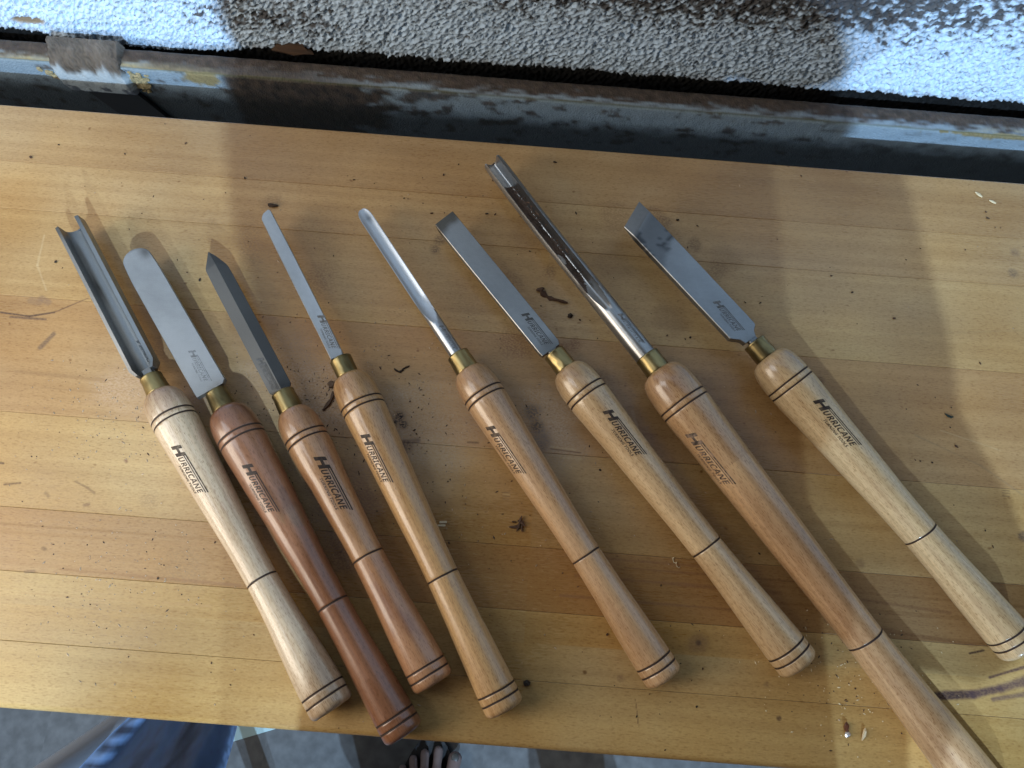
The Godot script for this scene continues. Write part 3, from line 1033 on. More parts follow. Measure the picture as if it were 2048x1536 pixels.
class Chisel:
	var root: Node3D
	var knots := []
	var rb := 0.0
	var slope := 0.0
	var steel: Material
	var kind := 0
	var set_base := 0.0       # the blade sits a little off the handle's axis
	var set_tip := 0.0
	func axis(s: float) -> float:
		return rb + slope * s
	func set_over(rings: Array) -> void:
		for ring in rings:
			for k in ring.size():
				ring[k].x += lerpf(set_base, set_tip, clampf((-ring[k].z - 0.04) / 0.125, 0.0, 1.0))


func chisel(i: int, called: String, label: String, cx: float, cz: float, ax: float, az: float, rb: float, rm: float, rt: float, mid: float, tail: float, end: float, fr0: float, fr1: float, fs0: float, fs1: float) -> Chisel:
	var c := Chisel.new()
	c.kind = i
	c.root = thing(called, Vector3.ZERO, label, "chisel", "woodturning chisels fanned out on the bench")
	var l := Vector2(ax, az).normalized()
	c.root.transform = Transform3D(Basis(Vector3(l.y, 0, -l.x), Vector3.UP, Vector3(l.x, 0, l.y)), Vector3(cx, 0, cz))
	c.rb = rb + 0.0003
	c.slope = (rt - rb) / tail
	c.steel = M.steels[i]
	c.set_base = [0.0004, -0.0016, 0.0, -0.0012, -0.0006, -0.0005, -0.0006, -0.0018][i]
	c.set_tip = [0.0028, -0.0036, -0.0006, -0.0042, -0.0024, -0.0030, -0.0030, -0.0072][i]
	c.knots = [[fs1, fr1 + 0.0010], [fs1 + 0.0022, rb * 0.78], [fs1 + 0.0062, rb * 0.905], [fs1 + 0.012, rb * 0.975], [-0.004, rb], [0.004, rb * 1.0], [0.020, rb * 0.955], [mid * 0.36, rb * 0.875], [mid * 0.62, lerpf(rb, rm, 0.70)], [mid * 0.85, rm * 1.02], [mid, rm], [mid + (tail - mid) * 0.30, lerpf(rm, rt, 0.16)], [mid + (tail - mid) * 0.65, lerpf(rm, rt, 0.62)], [tail - 0.006, rt * 0.985], [tail + 0.0025, rt], [end - 0.0035, rt * 1.0]]
	var rings := [-0.0022, 0.0022, mid, tail, tail + 0.0053]
	var stations := []
	var s := fs1
	while s < end - 0.0036:
		stations.append(s)
		s += 0.0006 if s < fs1 + 0.006 else 0.0020
	for g in rings:
		for d in [-0.0012, -0.0007, -0.0003, 0.0003, 0.0007, 0.0012]:
			stations.append(g + d)
	stations.append(end - 0.0035)
	stations.sort()
	var rows := []
	var cols := []
	var prof := [[fs1, 0.0], [fs1, fr1 * 0.7]]
	for q in stations:
		var r := smooth_profile(c.knots, q)
		for g in rings:
			r -= 0.00040 * (1.0 - smoothstep(0.0003, 0.00085, absf(q - g)))
		prof.append([q, r])
	var soft := 0.0030 if i != 1 else 0.0036
	for k in range(1, 7):
		var t := PI * 0.5 * k / 6.0
		prof.append([end - 0.0035 + 0.0035 * sin(t), rt - soft * (1.0 - cos(t))])
	prof.append([end + 0.0003, rt * 0.4])
	prof.append([end + 0.0004, 0.0])
	for q in prof:
		var row := PackedVector3Array()
		var col := PackedColorArray()
		for k in 57:
			var a := PI + TAU * k / 56.0
			var p := Vector3(q[1] * sin(a), c.axis(q[0]) + q[1] * cos(a), q[0])
			row.append(p)
			col.append(handle_dirt(i, p, a, q[0], mid, end))
		rows.append(row)
		cols.append(col)
	var off := 0.17 * i
	var handle := put("handle", grid(rows, Vector3.ZERO, cols, func(p, _i, j): return Vector2(p.z / 0.25 + off, j / 56.0), true), M.handles[i], c.root)
	for g in rings:
		var rr := smooth_profile(c.knots, g)
		var rw := []
		for d in [-0.00056, -0.0003, 0.0003, 0.00056]:
			var row := PackedVector3Array()
			for k in 57:
				var a := PI + TAU * k / 56.0
				var wob: float = 0.00014 * sin(a * 2.0 + i + g * 900.0) + 0.00006 * sin(a * 5.0 + 2.0 * i)
				var q: float = rr - (0.00030 if absf(d) < 0.0004 else 0.00012) + 0.0001
				row.append(Vector3(q * sin(a), c.axis(g) + q * cos(a), g + d + wob))
			rw.append(row)
		put("burnt_ring", grid(rw, Vector3.ZERO, [], null, true), M.burn, handle)
	# brass ferrule
	rows = []
	cols = []
	for q in [[fs0 + 0.0004, 0.0], [fs0 + 0.0004, fr0 - 0.0016], [fs0, fr0 - 0.0012], [fs0, fr0 - 0.0004], [fs0 + 0.0003, fr0 + 0.00005], [fs0 + 0.0012, fr0 + 0.0001], [fs0 + 0.003, fr0], [lerpf(fs0, fs1, 0.45), lerpf(fr0, fr1, 0.35)], [lerpf(fs0, fs1, 0.7), lerpf(fr0, fr1, 0.65)], [fs1 - 0.0012, fr1], [fs1 - 0.0002, fr1], [fs1 + 0.0006, fr1 - 0.0003]]:
		var row := PackedVector3Array()
		var col := PackedColorArray()
		for k in 49:
			var a := PI + TAU * k / 48.0
			var dent := 0.0
			if i == 5:
				dent = 0.0005 * bump(a, q[0], TAU - 0.75, fs0 + 0.006, 0.14, 0.0012) + 0.0005 * bump(a, q[0], TAU - 0.45, fs0 + 0.010, 0.10, 0.0009) + 0.0004 * bump(a, q[0], TAU - 0.2, fs0 + 0.003, 0.2, 0.0012)
			var r: float = q[1] - dent + 0.00012 * fine_noise.get_noise_2d(a * 3.0 + 9.0 * i, q[0] * 600.0) * (1.0 if q[1] > 0.001 else 0.0)
			row.append(Vector3(r * sin(a), c.axis(q[0]) + r * cos(a), q[0]))
			var tarnish := 0.66 + 0.60 * patch_noise.get_noise_2d(a * 14.0 + 30.0 * i, q[0] * 1500.0) + 0.15 * fine_noise.get_noise_2d(a * 8.0, q[0] * 900.0 + i)
			tarnish *= 0.75 + 0.25 * smoothstep(fs0, fs0 + 0.0025, q[0])
			col.append(Color(tarnish, tarnish, tarnish * 0.95))
		rows.append(row)
		cols.append(col)
	put("ferrule", grid(rows, Vector3.ZERO, cols, null, true), M.brass, c.root)
	put("tang", loft([bar_ring(-0.0034, 0.0034, 0.0044, 0.0006, fs0 - 0.006, c.axis(fs0 - 0.006)), bar_ring(-0.0034, 0.0034, 0.0044, 0.0006, fs0 + 0.004, c.axis(fs0 + 0.004))], 30.0, func(_p): return Color(0.6, 0.6, 0.6), steel_uv), c.steel, c.root)
	return c


# dirt rubbed into the lacquer, as factors on the wood's own colour
func handle_dirt(i: int, p: Vector3, a: float, s: float, mid: float, end: float) -> Color:
	var n := patch_noise.get_noise_3d(p.x * 1600.0 + 90.0 * i, p.y * 1600.0, s * 500.0)
	var n2 := fine_noise.get_noise_3d(p.x * 500.0, p.y * 500.0, s * 200.0 + 30.0 * i)
	var k := 1.0 + 0.16 * n + 0.05 * n2
	var c := Color(k, k, k)
	# the shoulder next to the ferrule is grubby
	var g := smoothstep(0.006, -0.020, s + 0.010 * n) * 0.28
	c = c * Color(1.0 - g, 1.0 - 1.15 * g, 1.0 - 1.25 * g)
	if i == 2:
		var m := smoothstep(mid - 0.002, mid + 0.004, s + 0.004 * n)
		c = c * Color(1.0 - 0.10 * m, 1.0 - 0.18 * m, 1.0 - 0.18 * m)
		m = smoothstep(0.13, 0.30, n + 0.4 * bump(s, a, 0.145, TAU + 0.2, 0.02, 0.7))
		c = c * Color(1.0 - 0.22 * m, 1.0 - 0.28 * m, 1.0 - 0.28 * m)
	elif i == 1:
		var m := smoothstep(0.058, 0.066, s + 0.006 * n) * smoothstep(mid + 0.03, mid - 0.01, s)
		c = c * Color(1.0 + 0.16 * m, 1.0 + 0.34 * m, 1.0 + 0.46 * m)
		m = smoothstep(0.2, 0.3, n)
		c = c * Color(1.0 - 0.3 * m, 1.0 - 0.3 * m, 1.0 - 0.3 * m)
	elif i == 0:
		var m := smoothstep(0.05, 0.4, n + 0.3 * sin(a))
		c = c * Color(1.0, 1.0 - 0.03 * m, 1.0 + 0.04 * m)
	elif i == 6:
		var m := smoothstep(0.05, 0.075, s + 0.01 * n) * smoothstep(mid + 0.002, mid - 0.002, s)
		c = c * Color(1.0 - 0.12 * m, 1.0 - 0.16 * m, 1.0 - 0.18 * m)
	c.r = clampf(c.r, 0.2, 1.5)
	c.g = clampf(c.g, 0.2, 1.5)
	c.b = clampf(c.b, 0.2, 1.6)
	return c


func steel_uv(p: Vector3) -> Vector2:
	return Vector2(p.x * 22.0, p.z * 12.0)


# ring of eight points round a flat bar
func bar_ring(xl: float, xr: float, t: float, ch: float, s: float, y: float, rise := 0.0, skew := 0.0, drop := 0.0) -> PackedVector3Array:
	var top := y + t * 0.5 + drop
	var low := y - t * 0.5 + rise
	var c := minf(ch, (top - low) * 0.3)
	var q := []
	for k in 11:
		q.append(Vector2(lerpf(xl + c, xr - c, k / 10.0), top))
	q += [Vector2(xr, top - c), Vector2(xr, low + c), Vector2(xr - c, low), Vector2(xl + c, low), Vector2(xl, low + c), Vector2(xl, top - c)]
	var out := PackedVector3Array()
	for w in q:
		out.append(Vector3(w.x, w.y, s + skew * w.x))
	return out


func rolled(ring: PackedVector3Array, roll: float, y: float) -> PackedVector3Array:
	var out := PackedVector3Array()
	for p in ring:
		var d := Vector2(p.x, p.y - y).rotated(roll)
		out.append(Vector3(d.x, y + d.y, p.z))
	return out


func steel_look(i: int, p: Vector3) -> Color:
	var n := patch_noise.get_noise_3d(p.x * 1300.0 + 50.0 * i, p.y * 600.0, p.z * 700.0)
	var n2 := fine_noise.get_noise_3d(p.x * 700.0, p.y * 700.0, p.z * 700.0)
	var k := 0.92 + 0.22 * n + 0.06 * n2
	var c := Color(k, k, k)
	# grime near the ferrule
	var g := smoothstep(-0.052, -0.040, p.z + 0.006 * n) * (0.30 + 0.5 * n)
	c = c.lerp(Color(0.30, 0.27, 0.24), clampf(g, 0.0, 0.7))
	if i == 5:
		var m := smoothstep(-0.1530, -0.1600, p.z + 0.30 * p.x + 0.010 * n)
		c = c.lerp(Color(0.30, 0.25, 0.19), m * 0.85)
	elif i == 7:
		var m := smoothstep(-0.127, -0.133, p.z + 0.45 * p.x + 0.010 * n) * smoothstep(-0.160, -0.153, p.z + 0.44 * p.x)
		c = c.lerp(Color(0.22, 0.22, 0.23), clampf(m * (0.45 + 1.6 * smoothstep(-0.10, 0.2, n + 0.5 * n2)), 0.0, 0.95))
	elif i == 1:
		var m := bump(p.x, p.z, 0.004, -0.158, 0.004, 0.006) + 0.8 * smoothstep(-0.1610, -0.1650, p.z + 0.002 * n)
		c = c.lerp(Color(0.20, 0.19, 0.18), clampf(m * 0.75, 0.0, 0.8))
	elif i == 0:
		var m := smoothstep(-0.150, -0.172, p.z + 0.01 * n)
		c = c.lerp(Color(0.28, 0.27, 0.26), clampf(m * 0.7 + bump(p.x, p.z, -0.003, -0.120, 0.0012, 0.0012) + bump(p.x, p.z, -0.003, -0.1165, 0.0014, 0.0014), 0.0, 0.9))
	elif i == 4:
		c = c.lerp(Color(0.25, 0.25, 0.25), clampf(bump(p.x, p.z, -0.001, -0.162, 0.0022, 0.003), 0.0, 0.8))
	return c


func flat_blade(c: Chisel, stations: Array, crease := 20.0, ch := 0.0004, roll := 0.0) -> void:
	# stations: s, left, right, thickness, rise of the underside, skew, drop of the top
	var rings := []
	for q in stations:
		rings.append(rolled(bar_ring(q[1], q[2], q[3], ch, q[0], c.axis(q[0]), q[4], q[5], q[6]), roll, c.axis(q[0])))
	var fine := []
	for k in rings.size() - 1:
		var n := 1 if absf(rings[k][0].z - rings[k + 1][0].z) < 0.006 else maxi(2, int(absf(rings[k][0].z - rings[k + 1][0].z) / 0.002))
		for m in n:
			var ring := PackedVector3Array()
			for j in rings[k].size():
				ring.append(rings[k][j].lerp(rings[k + 1][j], float(m) / n))
			fine.append(ring)
	fine.append(rings[-1])
	c.set_over(fine)
	var i := c.kind
	put("blade", loft(fine, crease, func(p): return steel_look(i, p), steel_uv), c.steel, c.root)


# round bar with a flute: top points run across, the rest runs round underneath
func fluted_blade(c: Chisel, rad: float, stations: Array, roll: float, half: float) -> void:
	# stations: s, floor of the flute, curvature, scale, lift of the underside
	var rings := []
	for q in stations:
		var ring := PackedVector3Array()
		var r: float = rad * q[3]
		var hw: float = half * q[3]
		var a1 := asin(hw / r)
		var y0: float = c.axis(q[0])
		for k in 17:
			var x := lerpf(-hw, hw, k / 16.0)
			var y := minf(sqrt(maxf(r * r - x * x, 0.0)), q[1] + q[2] * x * x)
			ring.append(Vector3(x, y0 + y, q[0]))
		for k in range(1, 26):
			var a := lerpf(a1, TAU - a1, k / 26.0)
			var y := r * cos(a)
			var edge := minf(r * cos(a1), q[1] + q[2] * hw * hw)
			ring.append(Vector3(r * sin(a), y0 + maxf(minf(y, edge), -r + q[4]), q[0]))
		rings.append(rolled(ring, roll, y0))
	c.set_over(rings)
	var i := c.kind
	put("blade", loft(rings, 34.0, func(p): return steel_look(i, p), steel_uv), c.steel, c.root)


# ------------------------------------------------------------------ lettering
var glyphs := {}


func word(text: String) -> PackedVector2Array:
	if glyphs.has(text):
		return glyphs[text]
	var f := SystemFont.new()
	f.font_names = PackedStringArray(["Droid Sans"])
	f.font_weight = 700
	var t := TextMesh.new()
	t.font = f
	t.text = text
	t.font_size = 64
	t.pixel_size = 0.01
	t.depth = 0.0
	t.curve_step = 1.5
	var a := t.get_mesh_arrays()
	var v: PackedVector3Array = a[Mesh.ARRAY_VERTEX]
	var ix = a[Mesh.ARRAY_INDEX]
	var out := PackedVector2Array()
	for k in (ix.size() if ix else v.size()):
		var p := v[ix[k]] if ix else v[k]
		out.append(Vector2(p.x, p.y))
	glyphs[text] = out
	return out


func fitted(text: String, a0: float, a1: float, b0: float, b1: float) -> PackedVector2Array:
	var src := word(text)
	var lo := Vector2(1e9, 1e9)
	var hi := -lo
	for p in src:
		lo = lo.min(p)
		hi = hi.max(p)
	var out := PackedVector2Array()
	for p in src:
		var q := (p - lo) / (hi - lo)
		out.append(Vector2(lerpf(a0, a1, q.x), lerpf(b0, b1, q.y)))
	return out


func slab(a0: float, a1: float, b0: float, b1: float) -> PackedVector2Array:
	var p := [Vector2(a0, b0), Vector2(a1, b0), Vector2(a1, b1), Vector2(a0, b1)]
	return PackedVector2Array([p[0], p[1], p[2], p[0], p[2], p[3]])


# the maker's mark in millimetres, 39 long: a tall slanted H, small capitals under two bars, a line of small print
func mark(small_print := true) -> PackedVector2Array:
	var out := PackedVector2Array()
	out.append_array(slab(0.0, 2.7, 0.0, 7.0))
	out.append_array(slab(2.7, 5.9, 2.7, 4.5))
	out.append_array(slab(5.9, 8.6, 0.0, 7.0))
	out.append_array(fitted("URRICANE", 9.5, 38.2, 0.0, 4.1))
	out.append_array(slab(8.6, 39.0, 4.85, 5.45))
	out.append_array(slab(8.6, 39.2, 6.15, 6.95))
	if small_print:
		out.append_array(fitted("TURNING TOOLS", 15.0, 38.0, -3.0, -1.1))
	for k in out.size():
		out[k].x += 0.42 * out[k].y
	return out


func cut_small(src: PackedVector2Array, most: float) -> PackedVector2Array:
	var todo := Array(src)
	var out := PackedVector2Array()
	while todo.size() >= 3:
		var p2: Vector2 = todo.pop_back()
		var p1: Vector2 = todo.pop_back()
		var p0: Vector2 = todo.pop_back()
		var l := [(p1 - p0).length(), (p2 - p1).length(), (p0 - p2).length()]
		var big: float = maxf(l[0], maxf(l[1], l[2]))
		if big <= most:
			out.append_array([p0, p1, p2])
		elif big == l[0]:
			var m := (p0 + p1) * 0.5
			todo.append_array([p0, m, p2, m, p1, p2])
		elif big == l[1]:
			var m := (p1 + p2) * 0.5
			todo.append_array([p0, p1, m, p0, m, p2])
		else:
			var m := (p2 + p0) * 0.5
			todo.append_array([p0, p1, m, m, p1, p2])
	return out


var mark_cache := {}


# place: (along, across) in metres -> point on the surface
func letter(parent: Node, called: String, s0: float, size: float, ink: Color, fade_to: Color, fade: float, seed_: float, place, small_print := true) -> void:
	var key := "%.3f %s" % [size, small_print]
	if not mark_cache.has(key):
		mark_cache[key] = cut_small(mark(small_print), 1.5)
	var tri: PackedVector2Array = mark_cache[key]
	var v := PackedVector3Array()
	var col := PackedColorArray()
	for p in tri:
		v.append(place.call(s0 + p.x * size * 0.001, p.y * size * 0.001))
		var n := patch_noise.get_noise_2d(p.x * 11.0 + seed_ * 70.0, p.y * 11.0) + 0.5 * fine_noise.get_noise_2d(p.x * 1.5, p.y * 1.5 + seed_)
		col.append(ink.lerp(fade_to, clampf(fade + 0.9 * fade * n * 2.0 + 0.25 * n, 0.0, 0.97)))
	var nrm := PackedVector3Array()
	for k in range(0, v.size(), 3):
		var n := (v[k + 1] - v[k]).cross(v[k + 2] - v[k]).normalized()
		if n.y < 0.0:
			n = -n
		else:
			var keep := v[k + 1]
			v[k + 1] = v[k + 2]
			v[k + 2] = keep
			var kc := col[k + 1]
			col[k + 1] = col[k + 2]
			col[k + 2] = kc
		nrm.append_array([n, n, n])
	put(called, arrays(v, nrm, PackedVector2Array(), col, PackedInt32Array()), M.print, parent)


func brand_handle(c: Chisel, s0: float, x0: float, size: float, fade: float, fade_to: Color) -> void:
	var handle := c.root.get_node("handle")
	var place := func(s: float, b: float) -> Vector3:
		var r := smooth_profile(c.knots, s) + 0.00012
		var r0 := smooth_profile(c.knots, s0 + 0.012)
		var a: float = asin(clampf(x0 / r0, -0.95, 0.95)) + b / r
		return Vector3(r * sin(a), c.axis(s) + r * cos(a), s)
	letter(handle, "burnt_lettering", s0, size, Color(0.035, 0.019, 0.011), fade_to, fade, c.kind, place)


func brand_top(c: Chisel, s0: float, x0: float, size: float, height, ink: Color, back: Color, fade: float, small_print := true) -> void:
	var place := func(s: float, b: float) -> Vector3:
		return Vector3(x0 + b, height.call(x0 + b, s) + 0.00010, s)
	letter(c.root.get_node("blade"), "etched_lettering", s0, size, ink, back, fade, c.kind + 20, place, small_print)


func build_chisels() -> void:
	var dark := Color(0.10, 0.098, 0.094)
	# 1 roughing gouge
	var c := chisel(0, "roughing_gouge", "pale chisel with a deep U-shaped steel trough, far left of the fan", -0.2231, -0.1073, 0.6116, 0.7912, 0.0146, 0.0098, 0.0137, 0.1237, 0.2007, 0.2140, 0.0074, 0.0082, -0.0365, -0.0224)
	var rings := []
	for q in [[-0.1712, 1.0, 0.0], [-0.167, 1.0, 0.0], [-0.158, 1.0, 0.0], [-0.140, 1.0, 0.0], [-0.120, 1.0, 0.0], [-0.100, 1.0, 0.0], [-0.080, 1.0, 0.0], [-0.060, 1.0, 0.0], [-0.044, 1.0, 0.0], [-0.0385, 0.72, 0.0026]]:
		var ring := PackedVector3Array()
		var y := c.axis(q[0]) - 0.0002
		var k: float = q[1]
		var pts := [Vector2(-0.0091, 0.0072), Vector2(-0.0066, 0.0078), Vector2(-0.0065, 0.0050), Vector2(-0.0065, 0.0020)]
		for t in 15:
			var a := lerpf(-PI * 0.5, PI * 0.5, t / 14.0)
			pts.append(Vector2(0.0065 * sin(a), -0.0000 - 0.0058 * cos(a)))
		pts.append_array([Vector2(0.0065, 0.0020), Vector2(0.0065, 0.0050), Vector2(0.0066, 0.0078), Vector2(0.0091, 0.0072)])
		for t in 15:
			var a := lerpf(PI * 0.5, -PI * 0.5, t / 14.0)
			pts.append(Vector2(0.0092 * sin(a), -0.0002 - 0.0084 * cos(a)))
		for p in pts:
			var bevel := 0.0
			if q[0] < -0.170:
				bevel = 0.0075 * clampf((-p.y - 0.002) / 0.007, 0.0, 1.0) * (1.0 if absf(p.x) > 0.0066 or p.y < -0.0060 else 0.0)
			ring.append(Vector3(p.x * k, y + p.y * k + q[2], q[0] + bevel * 0.35))
		rings.append(rolled(ring, 0.10, y))
	c.set_over(rings)
	put("blade", loft(rings, 34.0, func(p): return steel_look(0, p), steel_uv), c.steel, c.root)
	brand_handle(c, 0.0200, -0.0068, 0.94, 0.06, Color(0.5, 0.36, 0.22))
	var in_trough := func(s: float, b: float) -> Vector3:
		var a := 0.30 + b / 0.0064
		return Vector3(0.0063 * sin(a) - 0.0002, c.axis(s) - 0.0001 - 0.0056 * cos(a), s)
	letter(c.root.get_node("blade"), "etched_lettering", -0.0690, 0.66, Color(0.09, 0.085, 0.08), Color(0.3, 0.3, 0.3), 0.25, 3.0, in_trough, false)

	# 2 round-nose scraper
	c = chisel(1, "round_nose_scraper", "red-brown handled chisel with a broad rounded flat blade, handle overhanging the edge", -0.1759, -0.0982, 0.5988, 0.8009, 0.0155, 0.0100, 0.0125, 0.1248, 0.2013, 0.2140, 0.0074, 0.0086, -0.0386, -0.0234)
	var st := []
	for k in 9:
		var t := k / 8.0
		var w := 0.0100 * sqrt(maxf(1.0 - pow(1.0 - t, 2.0), 0.02))
		st.append([-0.1638 + 0.0085 * t, -w, w, 0.0052, 0.0040 * (1.0 - t), 0.0, -0.0009 - 0.0003 * (1.0 - t)])
	st.append_array([[-0.146, -0.0106, 0.0106, 0.0052, 0.0, 0.0, -0.0004], [-0.138, -0.0108, 0.0108, 0.0052, 0.0, 0.0, 0.0], [-0.110, -0.0109, 0.0109, 0.0052, 0.0, 0.0, 0.00008], [-0.043, -0.0110, 0.0110, 0.0052, 0.0, 0.0, 0.0], [-0.0405, -0.0108, 0.0085, 0.0050, 0.0, 0.0, 0.0]])
	flat_blade(c, st)
	brand_handle(c, 0.0205, -0.0056, 0.92, 0.02, Color(0.2, 0.09, 0.045))
	var top := func(_x: float, s: float) -> float: return c.axis(s) + 0.0026
	brand_top(c, -0.0735, -0.0030, 0.66, top, dark, Color(0.33, 0.33, 0.33), 0.30)

	# 3 spear point scraper
	c = chisel(2, "spear_point_scraper", "short-handled chisel with a dark spear-shaped ridged blade", -0.1334, -0.1013, 0.5690, 0.8223, 0.0142, 0.0103, 0.0130, 0.0882, 0.1644, 0.1762, 0.0078, 0.0085, -0.0378, -0.0223)
	rings = []
	for q in [[-0.1592, 0.03], [-0.1540, 0.42], [-0.1478, 0.90], [-0.1455, 0.97], [-0.130, 1.0], [-0.110, 1.0], [-0.090, 1.0], [-0.070, 1.0], [-0.050, 1.0], [-0.0415, 1.0], [-0.0388, 0.74]]:
		var y := c.axis(q[0])
		var k: float = q[1]
		var ring := PackedVector3Array()
		for p in [Vector2(0.0007, 0.0032), Vector2(0.0078, 0.0008), Vector2(0.0078, -0.0014), Vector2(0.0066, -0.0024), Vector2(-0.0066, -0.0024), Vector2(-0.0078, -0.0014), Vector2(-0.0078, 0.0008)]:
			ring.append(Vector3(p.x * k, y + lerpf(0.0006, p.y, clampf(k * 1.3, 0.0, 1.0)), q[0] + (0.003 if p.x > 0.005 and k > 0.5 and k < 0.99 and q[0] < -0.1 else 0.0)))
		rings.append(rolled(ring, -0.02, y))
	c.set_over(rings)
	put("blade", loft(rings, 12.0, func(p): return steel_look(2, p), steel_uv), c.steel, c.root)
	brand_handle(c, 0.0168, -0.0002, 1.0, 0.0, Color(0.3, 0.17, 0.09))
	var roof := func(x: float, s: float) -> float: return c.axis(s) + (0.0032 + (x - 0.0007) * 0.282 if x < 0.0007 else 0.0032 - (x - 0.0007) * 0.338) + 0.00016
	brand_top(c, -0.0680, -0.0052, 0.66, roof, Color(0.045, 0.045, 0.045), Color(0.12, 0.12, 0.12), 0.35, false)

	# 4 narrow round scraper
	c = chisel(3, "narrow_round_scraper", "tan handled chisel with a narrow thick bright blade and rounded tip", -0.0991, -0.1264, 0.5199, 0.8543, 0.0147, 0.0104, 0.0124, 0.1245, 0.1997, 0.2127, 0.0076, 0.0076, -0.0386, -0.0248)
	st = []
	for k in 7:
		var t := k / 6.0
		var w := 0.0043 * (0.52 + 0.48 * sqrt(maxf(1.0 - pow(1.0 - t, 2.0), 0.0)))
		st.append([-0.1652 + 0.0046 * t, -w - 0.0002 + 0.0010 * (1.0 - t), w + 0.0006 * (1.0 - t), 0.0078, 0.0062 * (1.0 - t), -0.38 * (1.0 - t), -0.0010])
	st.append_array([[-0.150, -0.0046, 0.0045, 0.0078, 0.0, 0.0, -0.0005], [-0.139, -0.0047, 0.0046, 0.0078, 0.0, 0.0, 0.0], [-0.120, -0.0047, 0.0047, 0.0078, 0.0, 0.0, 0.0001], [-0.0425, -0.0047, 0.0047, 0.0078, 0.0, 0.0, 0.0], [-0.0398, -0.0047, 0.0038, 0.0078, 0.0, 0.0, 0.0]])
	flat_blade(c, st)
	brand_handle(c, 0.0198, -0.0086, 0.91, 0.02, Color(0.42, 0.25, 0.12))
	top = func(_x: float, s: float) -> float: return c.axis(s) + 0.0039
	brand_top(c, -0.0735, -0.0018, 0.70, top, dark, Color(0.42, 0.42, 0.42), 0.12)

	# 5 spindle gouge
	c = chisel(4, "spindle_gouge", "tan handled chisel with a slim round shaft and bright shallow flute", -0.0176, -0.1401, 0.5928, 0.8053, 0.0144, 0.0101, 0.0123, 0.1242, 0.1993, 0.2122, 0.0079, 0.0085, -0.0363, -0.0222)
	st = [[-0.1700, -0.0002, 45.0, 0.30, 0.0012], [-0.1692, -0.0003, 45.0, 0.55, 0.0020], [-0.1675, -0.0004, 45.0, 0.78, 0.0026], [-0.1650, -0.0005, 45.0, 0.93, 0.0022], [-0.1610, -0.0005, 45.0, 1.0, 0.0012], [-0.155, -0.0005, 45.0, 1.0, 0.0], [-0.14, -0.0005, 45.0, 1.0, 0.0], [-0.12, -0.0005, 45.0, 1.0, 0.0], [-0.10, -0.0005, 45.0, 1.0, 0.0], [-0.088, -0.0004, 45.0, 1.0, 0.0]]
	for k in range(1, 11):
		var t := k / 10.0
		st.append([lerpf(-0.088, -0.0625, t), lerpf(-0.0004, 0.0050, pow(t, 1.6)), 45.0, 1.0, 0.0])
	st.append_array([[-0.055, 0.006, 45.0, 1.0, 0.0], [-0.046, 0.006, 45.0, 1.0, 0.0], [-0.034, 0.006, 45.0, 1.0, 0.0]])
	fluted_blade(c, 0.0049, st, 0.10, 0.0044)
	brand_handle(c, 0.0195, -0.0112, 0.97, 0.14, Color(0.40, 0.25, 0.14))
	var on_shaft := func(s: float, b: float) -> Vector3:
		var a := -0.35 + b / 0.0050
		return Vector3(0.0050 * sin(a), c.axis(s) + 0.0050 * cos(a), s)
	letter(c.root.get_node("blade"), "etched_lettering", -0.0600, 0.52, Color(0.08, 0.08, 0.08), Color(0.35, 0.35, 0.36), 0.35, 9.0, on_shaft, false)

	# 6 square scraper
	c = chisel(5, "square_end_scraper", "pale handled chisel with a square-ended flat blade stained brown at its tip", 0.0515, -0.1476, 0.6484, 0.7613, 0.0148, 0.0108, 0.0134, 0.1264, 0.2029, 0.2160, 0.0078, 0.0080, -0.0375, -0.0226)
	flat_blade(c, [[-0.1668, -0.0084, 0.0084, 0.0050, 0.0036, -0.10, 0.0], [-0.1625, -0.0085, 0.0085, 0.0050, 0.0, -0.10, 0.0], [-0.120, -0.0085, 0.0084, 0.0050, 0.0, 0.0, 0.0], [-0.0425, -0.0084, 0.0083, 0.0050, 0.0, 0.0, 0.0], [-0.0395, -0.0080, 0.0070, 0.0050, 0.0, 0.0, 0.0]], 6.0)
	brand_handle(c, 0.0176, -0.0026, 0.94, 0.0, Color(0.5, 0.33, 0.18))
	top = func(_x: float, s: float) -> float: return c.axis(s) + 0.0025
	brand_top(c, -0.0730, -0.0022, 0.73, top, Color(0.05, 0.05, 0.048), Color(0.3, 0.3, 0.3), 0.04)

	# 7 bowl gouge
	c = chisel(6, "bowl_gouge", "longest chisel, its deep fluted round shaft caked with brown dust", 0.1179, -0.1451, 0.6234, 0.7819, 0.0174, 0.0122, 0.0158, 0.1829, 0.2960, 0.3170, 0.0087, 0.0090, -0.0425, -0.0287)
	st = [[-0.2292, -0.0030, 330.0, 0.93, 0.0050], [-0.2270, -0.0032, 330.0, 0.97, 0.0035], [-0.2230, -0.0034, 330.0, 1.0, 0.0012], [-0.218, -0.0034, 330.0, 1.0, 0.0], [-0.200, -0.0034, 330.0, 1.0, 0.0], [-0.180, -0.0034, 330.0, 1.0, 0.0], [-0.160, -0.0034, 330.0, 1.0, 0.0], [-0.140, -0.0034, 330.0, 1.0, 0.0], [-0.120, -0.0033, 330.0, 1.0, 0.0]]
	for k in range(1, 12):
		var t := k / 11.0
		st.append([lerpf(-0.120, -0.082, t), lerpf(-0.0033, 0.0082, pow(t, 1.8)), lerpf(330.0, 200.0, t), 1.0, 0.0])
	st.append_array([[-0.070, 0.009, 200.0, 1.0, 0.0], [-0.055, 0.009, 200.0, 1.0, 0.0], [-0.038, 0.009, 200.0, 1.0, 0.0]])
	fluted_blade(c, 0.0078, st, 0.30, 0.0052)
	# dust caked in the flute
	var rows := []
	var cols := []
